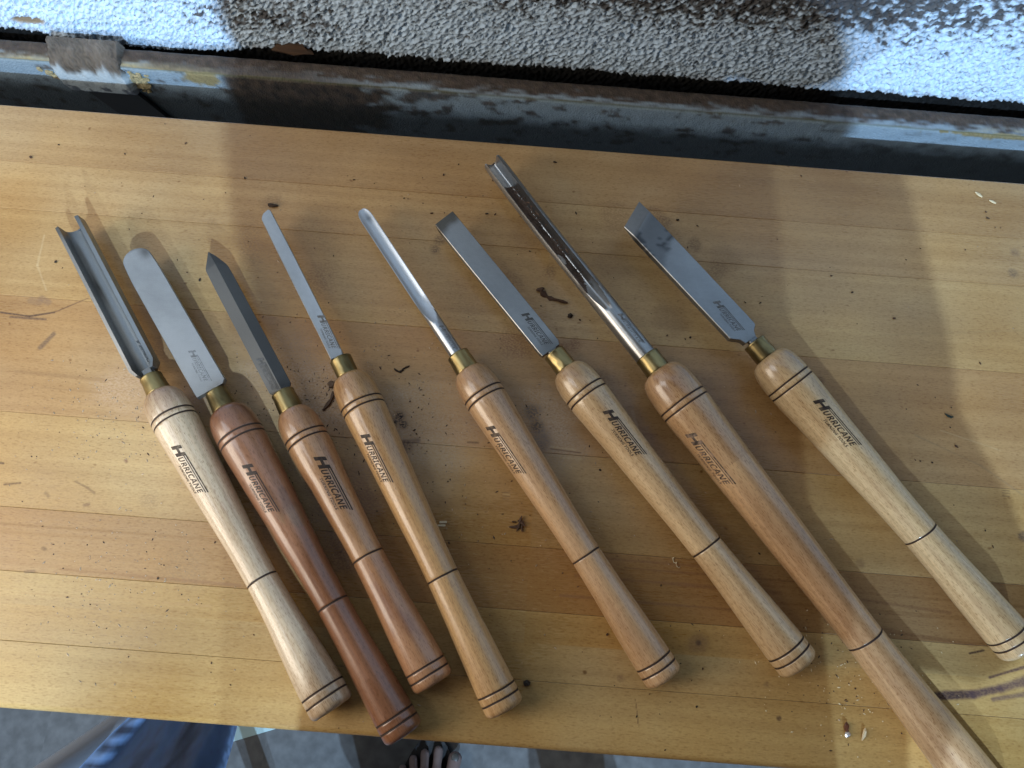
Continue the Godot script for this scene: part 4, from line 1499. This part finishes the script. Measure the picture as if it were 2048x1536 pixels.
	for k in 90:
		var s := lerpf(-0.2065, -0.098, k / 89.0)
		var row := PackedVector3Array()
		var col := PackedColorArray()
		var y := c.axis(s)
		var deep := lerpf(-0.0034, -0.0018, smoothstep(-0.118, -0.098, s))
		for j in 15:
			var x := lerpf(-0.0050, 0.0036, j / 14.0)
			var n := fine_noise.get_noise_2d(x * 2600.0, s * 900.0) + 0.6 * patch_noise.get_noise_2d(x * 5000.0, s * 2600.0)
			var cover := 0.00022 + 0.0004 * n + 0.00035 * smoothstep(0.002, -0.002, x) - (0.00045 - 0.0007 * maxf(n, 0.0)) * smoothstep(-0.0010, 0.0012, x) - 0.0009 * bump(s, 0.0, -0.135, 0.0, 0.006, 1.0) * smoothstep(0.0, -0.004, x)
			if k == 0 or k == 89 or j == 0 or j == 14:
				cover = -0.0003
			var q := Vector2(x, deep + 330.0 * x * x + cover).rotated(0.30)
			row.append(Vector3(q.x + lerpf(c.set_base, c.set_tip, clampf((-s - 0.04) / 0.125, 0.0, 1.0)), y + q.y, s))
			var tone := 0.75 + 0.9 * n
			col.append(Color(0.105 * tone + 0.012, 0.066 * tone + 0.008, 0.046 * tone + 0.006))
		rows.append(row)
		cols.append(col)
	var dust := put("caked_dust", grid(rows, Vector3.UP, cols), M.vertex, c.root.get_node("blade"))
	dust.set_meta("label", "brown wood dust caked in the flute")
	brand_handle(c, 0.0170, -0.0148, 1.06, 0.34, Color(0.36, 0.23, 0.15))
	var on_bowl := func(s: float, b: float) -> Vector3:
		var a := -0.30 + b / 0.0079
		return Vector3(0.0079 * sin(a), c.axis(s) + 0.0079 * cos(a), s)
	letter(c.root.get_node("blade"), "etched_lettering", -0.0770, 0.66, Color(0.07, 0.07, 0.07), Color(0.32, 0.32, 0.32), 0.30, 14.0, on_bowl, false)

	# 8 skew chisel
	c = chisel(7, "skew_chisel", "pale handled chisel with a wide slanted blade smudged dark near its tip, far right", 0.1914, -0.1659, 0.6525, 0.7578, 0.0165, 0.0116, 0.0137, 0.1261, 0.2020, 0.2150, 0.0081, 0.0084, -0.0380, -0.0238)
	flat_blade(c, [[-0.1654, -0.0114, 0.0114, 0.0058, 0.0034, -0.44, -0.0013], [-0.1545, -0.0113, 0.0113, 0.0058, 0.0, -0.44, 0.0], [-0.120, -0.0112, 0.0112, 0.0058, 0.0, 0.0, 0.0], [-0.0495, -0.0110, 0.0110, 0.0058, 0.0, 0.0, 0.0], [-0.0470, -0.0088, 0.0106, 0.0058, 0.0, 0.0, 0.0], [-0.0455, -0.0070, 0.0088, 0.0058, 0.0, 0.0, 0.0], [-0.0440, -0.0058, 0.0066, 0.0058, 0.0, 0.0, 0.0], [-0.0405, -0.0050, 0.0050, 0.0058, 0.0, 0.0, 0.0]], 6.0)
	brand_handle(c, 0.0176, -0.0038, 0.98, 0.03, Color(0.5, 0.34, 0.18))
	top = func(_x: float, s: float) -> float: return c.axis(s) + 0.0029
	brand_top(c, -0.0775, -0.0052, 0.70, top, Color(0.07, 0.07, 0.07), Color(0.28, 0.28, 0.29), 0.15)


# ------------------------------------------------------------------ chips, crumbs and shavings on the bench
func chip_along(points: Array, widths: Array, thick: float) -> ArrayMesh:
	var rings := []
	for i in points.size():
		var d: Vector3 = (points[mini(i + 1, points.size() - 1)] - points[maxi(i - 1, 0)]).normalized()
		var a: Vector3 = d.cross(Vector3.UP).normalized() * widths[i]
		var b := Vector3.UP * thick * (0.7 + 0.6 * fmod(i * 0.37, 1.0))
		rings.append(PackedVector3Array([points[i] - a, points[i] - a * 0.6 + b, points[i] + a * 0.5 + b * 1.2, points[i] + a, points[i] - b * 0.2]))
	return loft(rings, 25.0)


func on_bench(called: String, mesh: Mesh, mat: Material, x: float, z: float, y: float, turn: float, label: String, category: String, group := "") -> MeshInstance3D:
	var o := put(called, mesh, mat)
	o.position = Vector3(x, y, z)
	o.rotation.y = turn
	tag(o, label, category, group)
	return o


func build_debris() -> void:
	on_bench("wood_chip", lump(Vector3(0.0042, 0.0012, 0.0015), 11, 0.22), M.crumb, -0.1911, -0.2821, 0.0010, -0.05, "black oval chip just beyond the tip of the narrow bright blade", "chip")
	var p := []
	var w := []
	for k in 11:
		var t := k / 10.0
		p.append(Vector3(-0.0045 + 0.018 * t * t + 0.003 * t, 0.0008 + 0.0010 * sin(t * 9.0), 0.0 + 0.0145 * t - 0.004 * t * t))
		w.append(lerpf(0.0036, 0.0010, t) * (0.75 + 0.35 * sin(k * 2.3)))
	on_bench("bark_shaving", chip_along(p, w, 0.0011), M.crumb_brown, 0.0195, -0.2310, 0.0, 0.0, "curled dark brown bark shaving between the square blade and the fluted shaft", "shaving")
	on_bench("bark_crumb", lump(Vector3(0.0020, 0.0012, 0.0016), 21, 0.3), M.crumb, 0.0384, -0.2110, 0.0010, 0.6, "round dark crumb at the tail of the bark shaving", "crumb")
	var cl := thing("splinter_cluster", Vector3(0.0115, 0.0, -0.0587), "small heap of dark brown splinters on bare wood between two handles", "splinters")
	for k in 11:
		var s := put("splinter", lump(Vector3(rng.randf_range(0.0014, 0.0036), 0.0007, rng.randf_range(0.0005, 0.0010)), 40 + k, 0.3), M.crumb_brown, cl)
		s.position = Vector3(rng.randf_range(-0.0035, 0.0035), 0.0006 + 0.0004 * (k % 3), rng.randf_range(-0.0034, 0.0034))
		s.rotation = Vector3(0, rng.randf_range(0, PI), rng.randf_range(-0.3, 0.3))
	on_bench("pale_sliver", box_mesh(Vector3(-0.0025, 0, -0.0008), Vector3(0.0025, 0.0006, 0.0008), 0.0002), M.pale, -0.0387, -0.0556, 0.0002, 0.12, "upper of two short pale slivers beside the tan handle", "sliver")
	on_bench("pale_sliver", box_mesh(Vector3(-0.0027, 0, -0.0007), Vector3(0.0024, 0.0006, 0.0007), 0.0002), M.pale, -0.0393, -0.0534, 0.0002, 0.05, "lower of two short pale slivers beside the tan handle", "sliver")
	on_bench("white_bead", lump(Vector3(0.0014, 0.0013, 0.0014), 61, 0.06), M.bead, 0.2185, -0.0481, 0.0013, 0.0, "tiny round white bead beside the longest handle", "bead")
	var sh := thing("shiny_scrap", Vector3(0.2243, 0.0, 0.0535), "shiny scrap, red-brown with a silvery end, near the front edge", "scrap")
	var q := put("brown_end", lump(Vector3(0.0016, 0.0014, 0.0028), 62, 0.25), std(Color(0.14, 0.05, 0.025), 0.3), sh)
	q.position = Vector3(0, 0.0012, -0.0022)
	q = put("silver_end", lump(Vector3(0.0017, 0.0014, 0.0017), 63, 0.3), std(Color(0.75, 0.80, 0.85), 0.2, 0.6), sh)
	q.position = Vector3(0.0004, 0.0012, 0.0018)
	on_bench("pale_sliver", chip_along([Vector3(-0.0012, 0.0004, 0.0040), Vector3(0.0002, 0.0008, 0.0012), Vector3(0.0008, 0.0012, -0.0015), Vector3(0.0012, 0.0008, -0.0034)], [0.0003, 0.0012, 0.0011, 0.0003], 0.0007), M.pale, 0.2349, 0.0541, 0.0, 0.0, "leaf-shaped pale sliver right of the shiny scrap", "sliver")
	p = [Vector3(0.0004, 0.0004, -0.0050), Vector3(0.0008, 0.0010, -0.002), Vector3(0.0002, 0.0008, 0.001), Vector3(-0.0012, 0.0011, 0.004), Vector3(-0.0030, 0.0008, 0.0070), Vector3(-0.0046, 0.0004, 0.0092)]
	on_bench("bark_strip", chip_along(p, [0.0005, 0.0014, 0.0010, 0.0016, 0.0012, 0.0004], 0.0010), M.bark, -0.1252, -0.1350, 0.0, 0.0, "dark bark strip lying between the spear blade's ferrule and its neighbour", "bark")
	on_bench("bark_crumb", lump(Vector3(0.0024, 0.0012, 0.0026), 66, 0.4), M.bark, -0.1262, -0.1450, 0.0012, 0.0, "lumpy brown crumb at the upper end of the bark strip", "crumb")
	var sd := thing("bark_shred", Vector3(-0.0796, 0.0, -0.1594), "ragged dark shred of bark right of the narrow blade's ferrule", "shred")
	for k in 6:
		var s := put("fibre", lump(Vector3(rng.randf_range(0.0012, 0.0030), 0.0006, 0.0006), 80 + k, 0.3), M.crumb, sd)
		s.position = Vector3(-0.0035 + 0.0015 * k, 0.0005, [0.0, 0.0008, 0.0012, 0.0002, -0.0016, -0.0026][k])
		s.rotation.y = rng.randf_range(-0.9, 0.9)
	on_bench("green_fleck", chip_along([Vector3(-0.0028, 0.0003, -0.0016), Vector3(-0.0006, 0.0006, 0.0002), Vector3(0.0014, 0.0006, 0.0008), Vector3(0.0032, 0.0003, 0.0004)], [0.0003, 0.0010, 0.0009, 0.0003], 0.0005), std(Color(0.015, 0.028, 0.020), 0.8), 0.3100, -0.1570, 0.0, 0.0, "blackish green fleck right of the rightmost handle", "fleck")
	on_bench("pale_sliver", chip_along([Vector3(-0.0026, 0.0003, -0.0022), Vector3(0, 0.0006, 0), Vector3(0.0024, 0.0003, 0.0020)], [0.0004, 0.0014, 0.0004], 0.0005), M.pale, 0.3521, -0.3394, 0.0, 0.0, "left of two pale slivers near the bench's far right corner", "sliver")
	on_bench("pale_sliver", chip_along([Vector3(-0.0024, 0.0003, -0.0012), Vector3(0, 0.0006, 0), Vector3(0.0026, 0.0003, 0.0012)], [0.0004, 0.0012, 0.0004], 0.0005), M.pale, 0.3621, -0.3340, 0.0, 0.0, "right of two pale slivers near the bench's far right corner", "sliver")
	p = []
	w = []
	for k in 14:
		var t := k / 13.0
		p.append(Vector3(-0.0022 + 0.0048 * t + 0.0008 * sin(t * 15.0), 0.0007 + 0.0005 * sin(t * 11.0), -0.0036 + 0.0070 * t + 0.0009 * cos(t * 15.0)))
		w.append(0.00032)
	on_bench("curled_shaving", tube(p, w, 6), M.pale, 0.1166, -0.0411, 0.0, 0.0, "thin curly pale shaving left of the square blade's handle", "shaving")
	on_bench("wood_chip", lump(Vector3(0.0022, 0.0014, 0.0020), 71, 0.35), M.crumb, 0.0238, 0.0398, 0.0012, 0.0, "black jagged chip touching the end of the tan handle", "chip")
	# loose dark crumbs, each one a thing
	var kinds := []
	for k in 8:
		kinds.append(lump(Vector3(1.0, 0.45, 0.75), 500 + k, 0.38))
	var n := 0
	for q2 in CRUMBS:
		var o := put("dark_crumb", kinds[n % 8], M.crumb if n % 3 else M.crumb_brown)
		o.position = Vector3(q2[0], q2[2] * 0.42, q2[1])
		o.scale = Vector3(rng.randf_range(0.7, 1.0), 0.8, rng.randf_range(0.45, 0.9)) * q2[2]
		o.rotation.y = rng.randf_range(0, TAU)
		tag(o, "tiny dark crumb of bark or dirt lying loose on the bench top", "crumb", "loose dark crumbs on the bench")
		n += 1
	# sawdust too fine to count
	var dust := PackedVector3Array()
	var cols := PackedColorArray()
	for k in 1750:
		var c: Vector2
		var spread := 0.05
		match k % 8:
			0, 1, 2: c = Vector2(-0.125, -0.125); spread = 0.045
			3: c = Vector2(-0.27, -0.11); spread = 0.03
			4: c = Vector2(-0.05, -0.11); spread = 0.06
			5: c = Vector2(-0.235, 0.0); spread = 0.035
			6: c = Vector2(0.225, 0.02); spread = 0.03
			_: c = Vector2(0.0, -0.14); spread = 0.22
		var x := c.x + rng.randfn(0, spread)
		var z := c.y + rng.randfn(0, spread * 0.75)
		if z > 0.074 or z < -0.35 or absf(x) > 0.6:
			continue
		var r := rng.randf_range(0.00022, 0.00055)
		var long := rng.randf_range(1.0, 3.6) if k % 3 == 0 else 1.2
		var dark := rng.randf() < (0.18 if k % 8 == 5 or k % 8 == 3 else 0.42)
		var tone := Color(0.075, 0.045, 0.028) if dark else Color(0.55, 0.40, 0.26) * rng.randf_range(0.6, 1.15)
		if k % 8 == 6 and not dark:
			tone = Color(0.8, 0.66, 0.40)
		var a := rng.randf_range(0, TAU)
		var d := Vector3(cos(a), 0, sin(a)) * r * long
		var e := Vector3(-sin(a), 0, cos(a)) * r
		var o := Vector3(x, 0.00005, z)
		var t := o + Vector3(0, r * 1.1, 0)
		var ring := [o + d, o + e, o - d, o - e]
		for j in 4:
			dust.append_array([ring[j], t, ring[(j + 1) % 4]])
			cols.append_array([tone, tone, tone])
	var norm := PackedVector3Array()
	for k in range(0, dust.size(), 3):
		var nn := (dust[k + 1] - dust[k]).cross(dust[k + 2] - dust[k]).normalized()
		if nn.y < 0:
			nn = -nn
		else:
			var keep := dust[k + 1]
			dust[k + 1] = dust[k + 2]
			dust[k + 2] = keep
		norm.append_array([nn, nn, nn])
	var saw := put("sawdust", arrays(dust, norm, PackedVector2Array(), cols, PackedInt32Array()), M.vertex)
	tag(saw, "fine sawdust sprinkled round the ferrules and over the bench", "sawdust", "", "stuff")


# ------------------------------------------------------------------ below the front edge
func build_stool_and_cloth() -> void:
	var root := thing("tube_stool", Vector3(-0.37, -0.75, 0.20), "stool on grey metal tubes below the bench's front left corner", "stool")
	var off := Vector3(0.37, 0.75, -0.20)
	put("seat", box_mesh(Vector3(-0.385, -0.425, 0.03) + off, Vector3(-0.295, -0.40, 0.30) + off, 0.004), M.bench_under, root)
	for q in [[Vector3(-0.412, -0.74, 0.085), Vector3(-0.5045, -0.413, 0.228)], [Vector3(-0.33, -0.74, 0.09), Vector3(-0.33, -0.425, 0.11)], [Vector3(-0.5045, -0.413, 0.228), Vector3(-0.53, -0.33, 0.262)], [Vector3(-0.26, -0.74, 0.38), Vector3(-0.32, -0.425, 0.29)]]:
		put("leg", tube([q[0] + off, q[1] + off], [0.0155, 0.0155], 20), M.pipe, root)
	# denim
	var rows := []
	var cols := []
	for i in 60:
		var u := i / 59.0
		var r := PackedVector3Array()
		var c := PackedColorArray()
		for j in 70:
			var v := j / 69.0
			var left := Vector2(lerpf(-0.286, -0.500, v), lerpf(0.020, 0.285, v))
			var right := Vector2(lerpf(-0.268, -0.282, v) + 0.006 * sin(v * 5.0), lerpf(0.020, 0.285, v))
			var q := left.lerp(right, u)
			var fold := 0.012 * sin(u * 6.0 + v * 4.0) + 0.004 * sin(u * 17.0 - v * 9.0) + 0.009 * patch_noise.get_noise_2d(u * 90.0, v * 90.0)
			var y := -0.368 + fold - 0.030 * smoothstep(0.80, 1.0, u) - 0.012 * smoothstep(0.12, 0.0, u)
			var hem := smoothstep(0.16, 0.145, u)
			y += 0.0035 * hem + 0.0015 * hem * sin(v * 90.0) * sin(u / 0.15 * PI)
			r.append(Vector3(q.x, y, q.y))
			var weave := 1.0 + 0.16 * fine_noise.get_noise_2d(u * 500.0, v * 500.0)
			var worn := clampf(hem * (0.45 + 0.5 * sin(v * 90.0) + 0.5 * patch_noise.get_noise_2d(u * 300.0, v * 400.0)), 0.0, 1.0)
			worn = maxf(worn, smoothstep(0.025, 0.0, u))
			worn = maxf(worn, smoothstep(0.93, 1.0, u) * (0.6 + 0.8 * fine_noise.get_noise_2d(u * 200.0, v * 200.0)))
			c.append(Color(0.009, 0.017, 0.038).lerp(Color(0.10, 0.17, 0.31), clampf(worn, 0.0, 1.0)) * weave)
		rows.append(r)
		cols.append(c)
	var jeans := put("denim_cloth", grid(rows, Vector3.UP, cols), M.vertex)
	tag(jeans, "dark blue denim with a worn stitched hem over the stool", "denim")
	var sheet := put("paper_sheet", loft([PackedVector3Array([Vector3(-0.455, -0.7498, 0.12), Vector3(-0.27, -0.7498, 0.10), Vector3(-0.27, -0.7485, 0.10), Vector3(-0.455, -0.7485, 0.12)]), PackedVector3Array([Vector3(-0.43, -0.7498, 0.232), Vector3(-0.305, -0.7498, 0.187), Vector3(-0.305, -0.7480, 0.187), Vector3(-0.43, -0.7470, 0.232)])]), M.paper)
	tag(sheet, "pale blue-green sheet lying on the floor right of the denim", "sheet")
	for k in 7:
		var o := put("floor_crumb", lump(Vector3(0.004, 0.003, 0.004), 900 + k, 0.4), M.bead)
		o.position = Vector3(-0.70 + rng.randf_range(-0.02, 0.03), -0.748, 0.135 + rng.randf_range(-0.02, 0.03))
		tag(o, "small white crumb on the floor left of the metal tube", "crumb", "white crumbs on the floor")


# ------------------------------------------------------------------ the person at the bench, of whom only the toes show
# bones: from, to, radius at either end; meshed as surface nets over a smooth union
func body_mesh(bones: Array, cell: float, soft: float, color, st: Dictionary) -> void:
	var val := {}
	for b in bones:
		var p0: Vector3 = b[0]
		var p1: Vector3 = b[1]
		var rad: float = maxf(b[2], b[3])
		var pad := rad + cell * 2.0 + soft
		var lo := Vector3i(((p0.min(p1) - Vector3.ONE * pad) / cell).floor())
		var hi := Vector3i(((p0.max(p1) + Vector3.ONE * pad) / cell).ceil())
		var d := p1 - p0
		var l2 := maxf(d.length_squared(), 1e-9)
		for x in range(lo.x, hi.x + 1):
			for y in range(lo.y, hi.y + 1):
				for z in range(lo.z, hi.z + 1):
					var p := Vector3(x, y, z) * cell
					var t := clampf((p - p0).dot(d) / l2, 0.0, 1.0)
					var f := (p - p0 - d * t).length() - lerpf(b[2], b[3], t)
					var key := Vector3i(x, y, z)
					var was = val.get(key)
					if was != null:
						var h := maxf(soft - absf(f - was), 0.0) / soft
						f = minf(f, was) - h * h * soft * 0.25
					val[key] = f
	var index := {}
	var corner := [Vector3i(0, 0, 0), Vector3i(1, 0, 0), Vector3i(0, 1, 0), Vector3i(1, 1, 0), Vector3i(0, 0, 1), Vector3i(1, 0, 1), Vector3i(0, 1, 1), Vector3i(1, 1, 1)]
	var edge := [0, 1, 2, 3, 4, 5, 6, 7, 0, 2, 1, 3, 4, 6, 5, 7, 0, 4, 1, 5, 2, 6, 3, 7]
	var first: int = st.v.size()
	for key in val:
		if absf(val[key]) > cell * 3.0:
			continue
		var f := []
		var neg := 0
		for o in corner:
			var w = val.get(key + o)
			if w == null:
				break
			f.append(w)
			if w < 0.0:
				neg += 1
		if f.size() < 8 or neg == 0 or neg == 8:
			continue
		var sum := Vector3.ZERO
		var n := 0
		for e in 12:
			var a: float = f[edge[e * 2]]
			var b: float = f[edge[e * 2 + 1]]
			if (a < 0.0) != (b < 0.0):
				sum += Vector3(corner[edge[e * 2]]).lerp(Vector3(corner[edge[e * 2 + 1]]), a / (a - b))
				n += 1
		index[key] = st.v.size()
		var pos := (Vector3(key) + sum / n) * cell
		st.v.append(pos)
		var g := Vector3(f[1] + f[3] + f[5] + f[7] - f[0] - f[2] - f[4] - f[6], f[2] + f[3] + f[6] + f[7] - f[0] - f[1] - f[4] - f[5], f[4] + f[5] + f[6] + f[7] - f[0] - f[1] - f[2] - f[3])
		st.n.append(g.normalized())
		st.c.append(color.call(pos))
	var ways := [[Vector3i(1, 0, 0), Vector3i(0, 1, 0), Vector3i(0, 0, 1)], [Vector3i(0, 1, 0), Vector3i(0, 0, 1), Vector3i(1, 0, 0)], [Vector3i(0, 0, 1), Vector3i(1, 0, 0), Vector3i(0, 1, 0)]]
	for key in index:
		for w in ways:
			var a: float = val[key]
			var bb = val.get(key + w[0])
			if bb == null or (a < 0.0) == (bb < 0.0):
				continue
			var k1 = index.get(key - w[1])
			var k2 = index.get(key - w[1] - w[2])
			var k3 = index.get(key - w[2])
			if k1 == null or k2 == null or k3 == null:
				continue
			var k0: int = index[key]
			if a < 0.0:
				st.i.append_array([k0, k2, k1, k0, k3, k2])
			else:
				st.i.append_array([k0, k1, k2, k0, k2, k3])
	if first == st.v.size():
		push_warning("an empty body")


func fresh() -> Dictionary:
	return {"v": PackedVector3Array(), "n": PackedVector3Array(), "c": PackedColorArray(), "i": PackedInt32Array()}


func build_person() -> void:
	var root := thing("person", Vector3(0.05, -0.75, 0.36), "barefoot person in a sandal standing at the bench's front edge", "person")
	var off := Vector3(-0.05, 0.75, -0.36)
	var skin := func(p: Vector3) -> Color:
		var k := 1.0 + 0.12 * patch_noise.get_noise_3d(p.x * 900.0, p.y * 900.0, p.z * 900.0)
		return Color(0.22, 0.155, 0.14) * k
	var chest := [[Vector3(0.09, 0.08, 0.36), Vector3(0.21, 0.50, 0.33), 0.105, 0.105], [Vector3(0.032, 0.10, 0.355), Vector3(0.118, 0.34, 0.335), 0.092, 0.088], [Vector3(0.118, 0.34, 0.335), Vector3(0.112, 0.50, 0.33), 0.088, 0.088], [Vector3(0.158, 0.10, 0.355), Vector3(0.268, 0.50, 0.33), 0.094, 0.092], [Vector3(0.088, 0.55, 0.33), Vector3(0.30, 0.555, 0.33), 0.064, 0.066]]
	var hips := [[Vector3(0.02, 0.06, 0.37), Vector3(0.14, 0.06, 0.37), 0.10, 0.10]]
	var thighs := [[Vector3(0.01, 0.04, 0.37), Vector3(-0.055, -0.30, 0.355), 0.086, 0.056], [Vector3(0.155, 0.04, 0.37), Vector3(0.175, -0.30, 0.36), 0.086, 0.056]]
	var shins := [[Vector3(-0.055, -0.30, 0.355), Vector3(-0.07, -0.44, 0.38), 0.054, 0.052], [Vector3(-0.07, -0.44, 0.38), Vector3(-0.085, -0.675, 0.40), 0.052, 0.032], [Vector3(0.175, -0.30, 0.36), Vector3(0.195, -0.44, 0.43), 0.054, 0.052], [Vector3(0.195, -0.44, 0.43), Vector3(0.21, -0.675, 0.50), 0.052, 0.032]]
	var arms := [[Vector3(0.085, 0.55, 0.33), Vector3(0.030, 0.400, 0.22), 0.048, 0.038], [Vector3(0.030, 0.400, 0.22), Vector3(-0.062, 0.505, 0.075), 0.036, 0.024], [Vector3(0.305, 0.55, 0.33), Vector3(0.352, 0.335, 0.30), 0.050, 0.039], [Vector3(0.352, 0.335, 0.30), Vector3(0.185, 0.500, 0.085), 0.038, 0.026]]
	var head := [[Vector3(0.215, 0.57, 0.32), Vector3(0.215, 0.72, 0.28), 0.055, 0.052], [Vector3(0.215, 0.80, 0.27), Vector3(0.215, 0.82, 0.26), 0.088, 0.090], [Vector3(0.212, 0.735, 0.215), Vector3(0.212, 0.76, 0.225), 0.045, 0.06], [Vector3(0.211, 0.765, 0.155), Vector3(0.211, 0.80, 0.172), 0.013, 0.009], [Vector3(0.124, 0.78, 0.265), Vector3(0.124, 0.81, 0.27), 0.012, 0.014], [Vector3(0.306, 0.78, 0.265), Vector3(0.306, 0.81, 0.27), 0.012, 0.014]]
	var st := fresh()
	body_mesh(chest + hips + thighs + shins + arms, 0.015, 0.03, skin, st)
	body_mesh(head, 0.008, 0.02, skin, st)
	# feet
	var foot := []
	var tip := [[-0.042, 0.2005, 0.0105], [-0.0680, 0.1950, 0.0072], [-0.0880, 0.2010, 0.0068], [-0.1045, 0.2105, 0.0066], [-0.1190, 0.2245, 0.0064]]
	var base := [[-0.0500, 0.268], [-0.0670, 0.262], [-0.0810, 0.264], [-0.0930, 0.268], [-0.1040, 0.275]]
	for k in 5:
		var t := Vector3(tip[k][0], -0.7385 + tip[k][2], tip[k][1] + tip[k][2])
		var b := Vector3(base[k][0], -0.713, base[k][1])
		var m := t.lerp(b, 0.45) + Vector3(0, 0.006, 0)
		foot.append([t, m, tip[k][2], tip[k][2] * 0.86])
		foot.append([m, b, tip[k][2] * 0.86, tip[k][2] * 1.1])
		foot.append([b, Vector3(-0.083, -0.690, 0.385), 0.0135, 0.024])
	foot.append([Vector3(-0.085, -0.705, 0.44), Vector3(-0.085, -0.66, 0.40), 0.030, 0.034])
	foot.append([Vector3(-0.104, -0.716, 0.29), Vector3(-0.090, -0.712, 0.43), 0.018, 0.022])
	body_mesh(foot, 0.0036, 0.006, skin, st)
	var other := [[Vector3(0.20, -0.722, 0.36), Vector3(0.21, -0.69, 0.49), 0.026, 0.03], [Vector3(0.235, -0.725, 0.375), Vector3(0.215, -0.69, 0.49), 0.022, 0.03], [Vector3(0.21, -0.705, 0.54), Vector3(0.21, -0.66, 0.50), 0.030, 0.034]]
	for k in 5:
		other.append([Vector3(0.188 + 0.017 * k, -0.729, 0.325 + 0.006 * k), Vector3(0.195 + 0.013 * k, -0.722, 0.37), 0.010 - 0.0007 * k, 0.013])
	body_mesh(other, 0.007, 0.008, skin, st)
	# hands round the phone: palm, four fingers in front, thumb behind
	for side in [-1.0, 1.0]:
		var wrist := Vector3(-0.062, 0.505, 0.075) if side < 0 else Vector3(0.185, 0.500, 0.085)
		var palm := Vector3(-0.062, 0.515, 0.018) if side < 0 else Vector3(0.180, 0.515, 0.022)
		var hand := [[wrist, palm + Vector3(0, 0, 0.03), 0.024, 0.022], [palm + Vector3(0, 0.0, 0.025), palm + Vector3(0, 0.004, -0.03), 0.017, 0.014]]
		for k in 4:
			var z := -0.042 + 0.019 * k
			var root_ := palm + Vector3(0.0, 0.004, z)
			var len_: float = [0.030, 0.036, 0.038, 0.034][k]
			var mid := root_ + Vector3(-side * 0.010, -0.016, -0.004)
			var end := mid + Vector3(-side * len_, -0.008, -0.002)
			hand.append([root_, mid, 0.0092, 0.0084])
			hand.append([mid, end, 0.0084, 0.0070])
		hand.append([palm + Vector3(0, 0.010, 0.020), palm + Vector3(-side * 0.022, 0.019, 0.004), 0.012, 0.0098])
		hand.append([palm + Vector3(-side * 0.022, 0.019, 0.004), palm + Vector3(-side * 0.046, 0.017, -0.010), 0.0098, 0.0080])
		body_mesh(hand, 0.0045, 0.005, skin, st)
	for k in st.v.size():
		st.v[k] += off
	put("body", arrays(st.v, st.n, PackedVector2Array(), st.c, st.i), M.skin, root)
	# shirt and shorts follow the body
	var plain := func(_p: Vector3) -> Color: return Color.WHITE
	var cloth := []
	for b in chest:
		cloth.append([b[0], b[1], b[2] + 0.008, b[3] + 0.008])
	cloth.append([Vector3(0.090, 0.55, 0.33), Vector3(0.070, 0.490, 0.29), 0.058, 0.056])
	cloth.append([Vector3(0.305, 0.555, 0.33), Vector3(0.322, 0.450, 0.318), 0.066, 0.062])
	var sh := fresh()
	body_mesh(cloth, 0.015, 0.03, plain, sh)
	for k in sh.v.size():
		sh.v[k] += off
	put("shirt", arrays(sh.v, sh.n, PackedVector2Array(), PackedColorArray(), sh.i), M.shirt, root)
	cloth = []
	for b in hips + thighs:
		cloth.append([b[0], b[1].lerp(b[0], 0.12) if b[0].y > b[1].y + 0.1 else b[1], b[2] + 0.010, b[3] + 0.022])
	sh = fresh()
	body_mesh(cloth, 0.015, 0.03, plain, sh)
	for k in sh.v.size():
		sh.v[k] += off
	put("shorts", arrays(sh.v, sh.n, PackedVector2Array(), PackedColorArray(), sh.i), M.shorts, root)
	var hair := fresh()
	body_mesh([[Vector3(0.215, 0.835, 0.285), Vector3(0.215, 0.85, 0.262), 0.094, 0.090]], 0.010, 0.02, plain, hair)
	for k in hair.v.size():
		hair.v[k] += off
	put("hair", arrays(hair.v, hair.n, PackedVector2Array(), PackedColorArray(), hair.i), M.black, root)
	for x in [0.183, 0.243]:
		var e := put("eye", lump(Vector3(0.011, 0.008, 0.008), 7, 0.02), M.bead, root)
		e.position = Vector3(x, 0.803, 0.182) + off
	put("mouth", box_mesh(Vector3(0.19, 0.737, 0.166) + off, Vector3(0.234, 0.743, 0.176) + off, 0.002), std(Color(0.22, 0.09, 0.08), 0.6), root)
	# sandals
	for q in [[-0.082, 0.0, "sandal"], [0.214, 0.108, "sandal"]]:
		var sole := []
		for e in 2:
			var ring := PackedVector3Array()
			for k in 40:
				var a := TAU * k / 40.0
				var z: float = 0.322 - 0.140 * cos(a) + q[1]
				var wide := 0.044 + 0.010 * cos(a) - 0.004 * cos(2.0 * a)
				ring.append(Vector3(q[0] + wide * sin(a) + 0.004 * cos(a), -0.7495 + 0.011 * e, z) + off)
			sole.append(ring)
		var o := put(q[2], loft(sole, 40.0), M.black, root)
		o.set_meta("label", "flat black sandal sole")
	put("toenail", lump(Vector3(0.0058, 0.0016, 0.0072), 3, 0.05), M.nail, root).position = Vector3(-0.0418, -0.7178, 0.2085) + off
	var phone := thing("phone", Vector3(0.058, 0.505, 0.0), "slim dark phone held up over the bench by the person", "phone")
	var cam := get_node("camera") as Camera3D
	phone.transform = Transform3D(cam.transform.basis, cam.transform.origin + cam.transform.basis * Vector3(0.058, -0.018, 0.010))
	put("phone_body", box_mesh(Vector3(-0.078, -0.036, -0.004), Vector3(0.078, 0.036, 0.004), 0.002), M.black, phone)
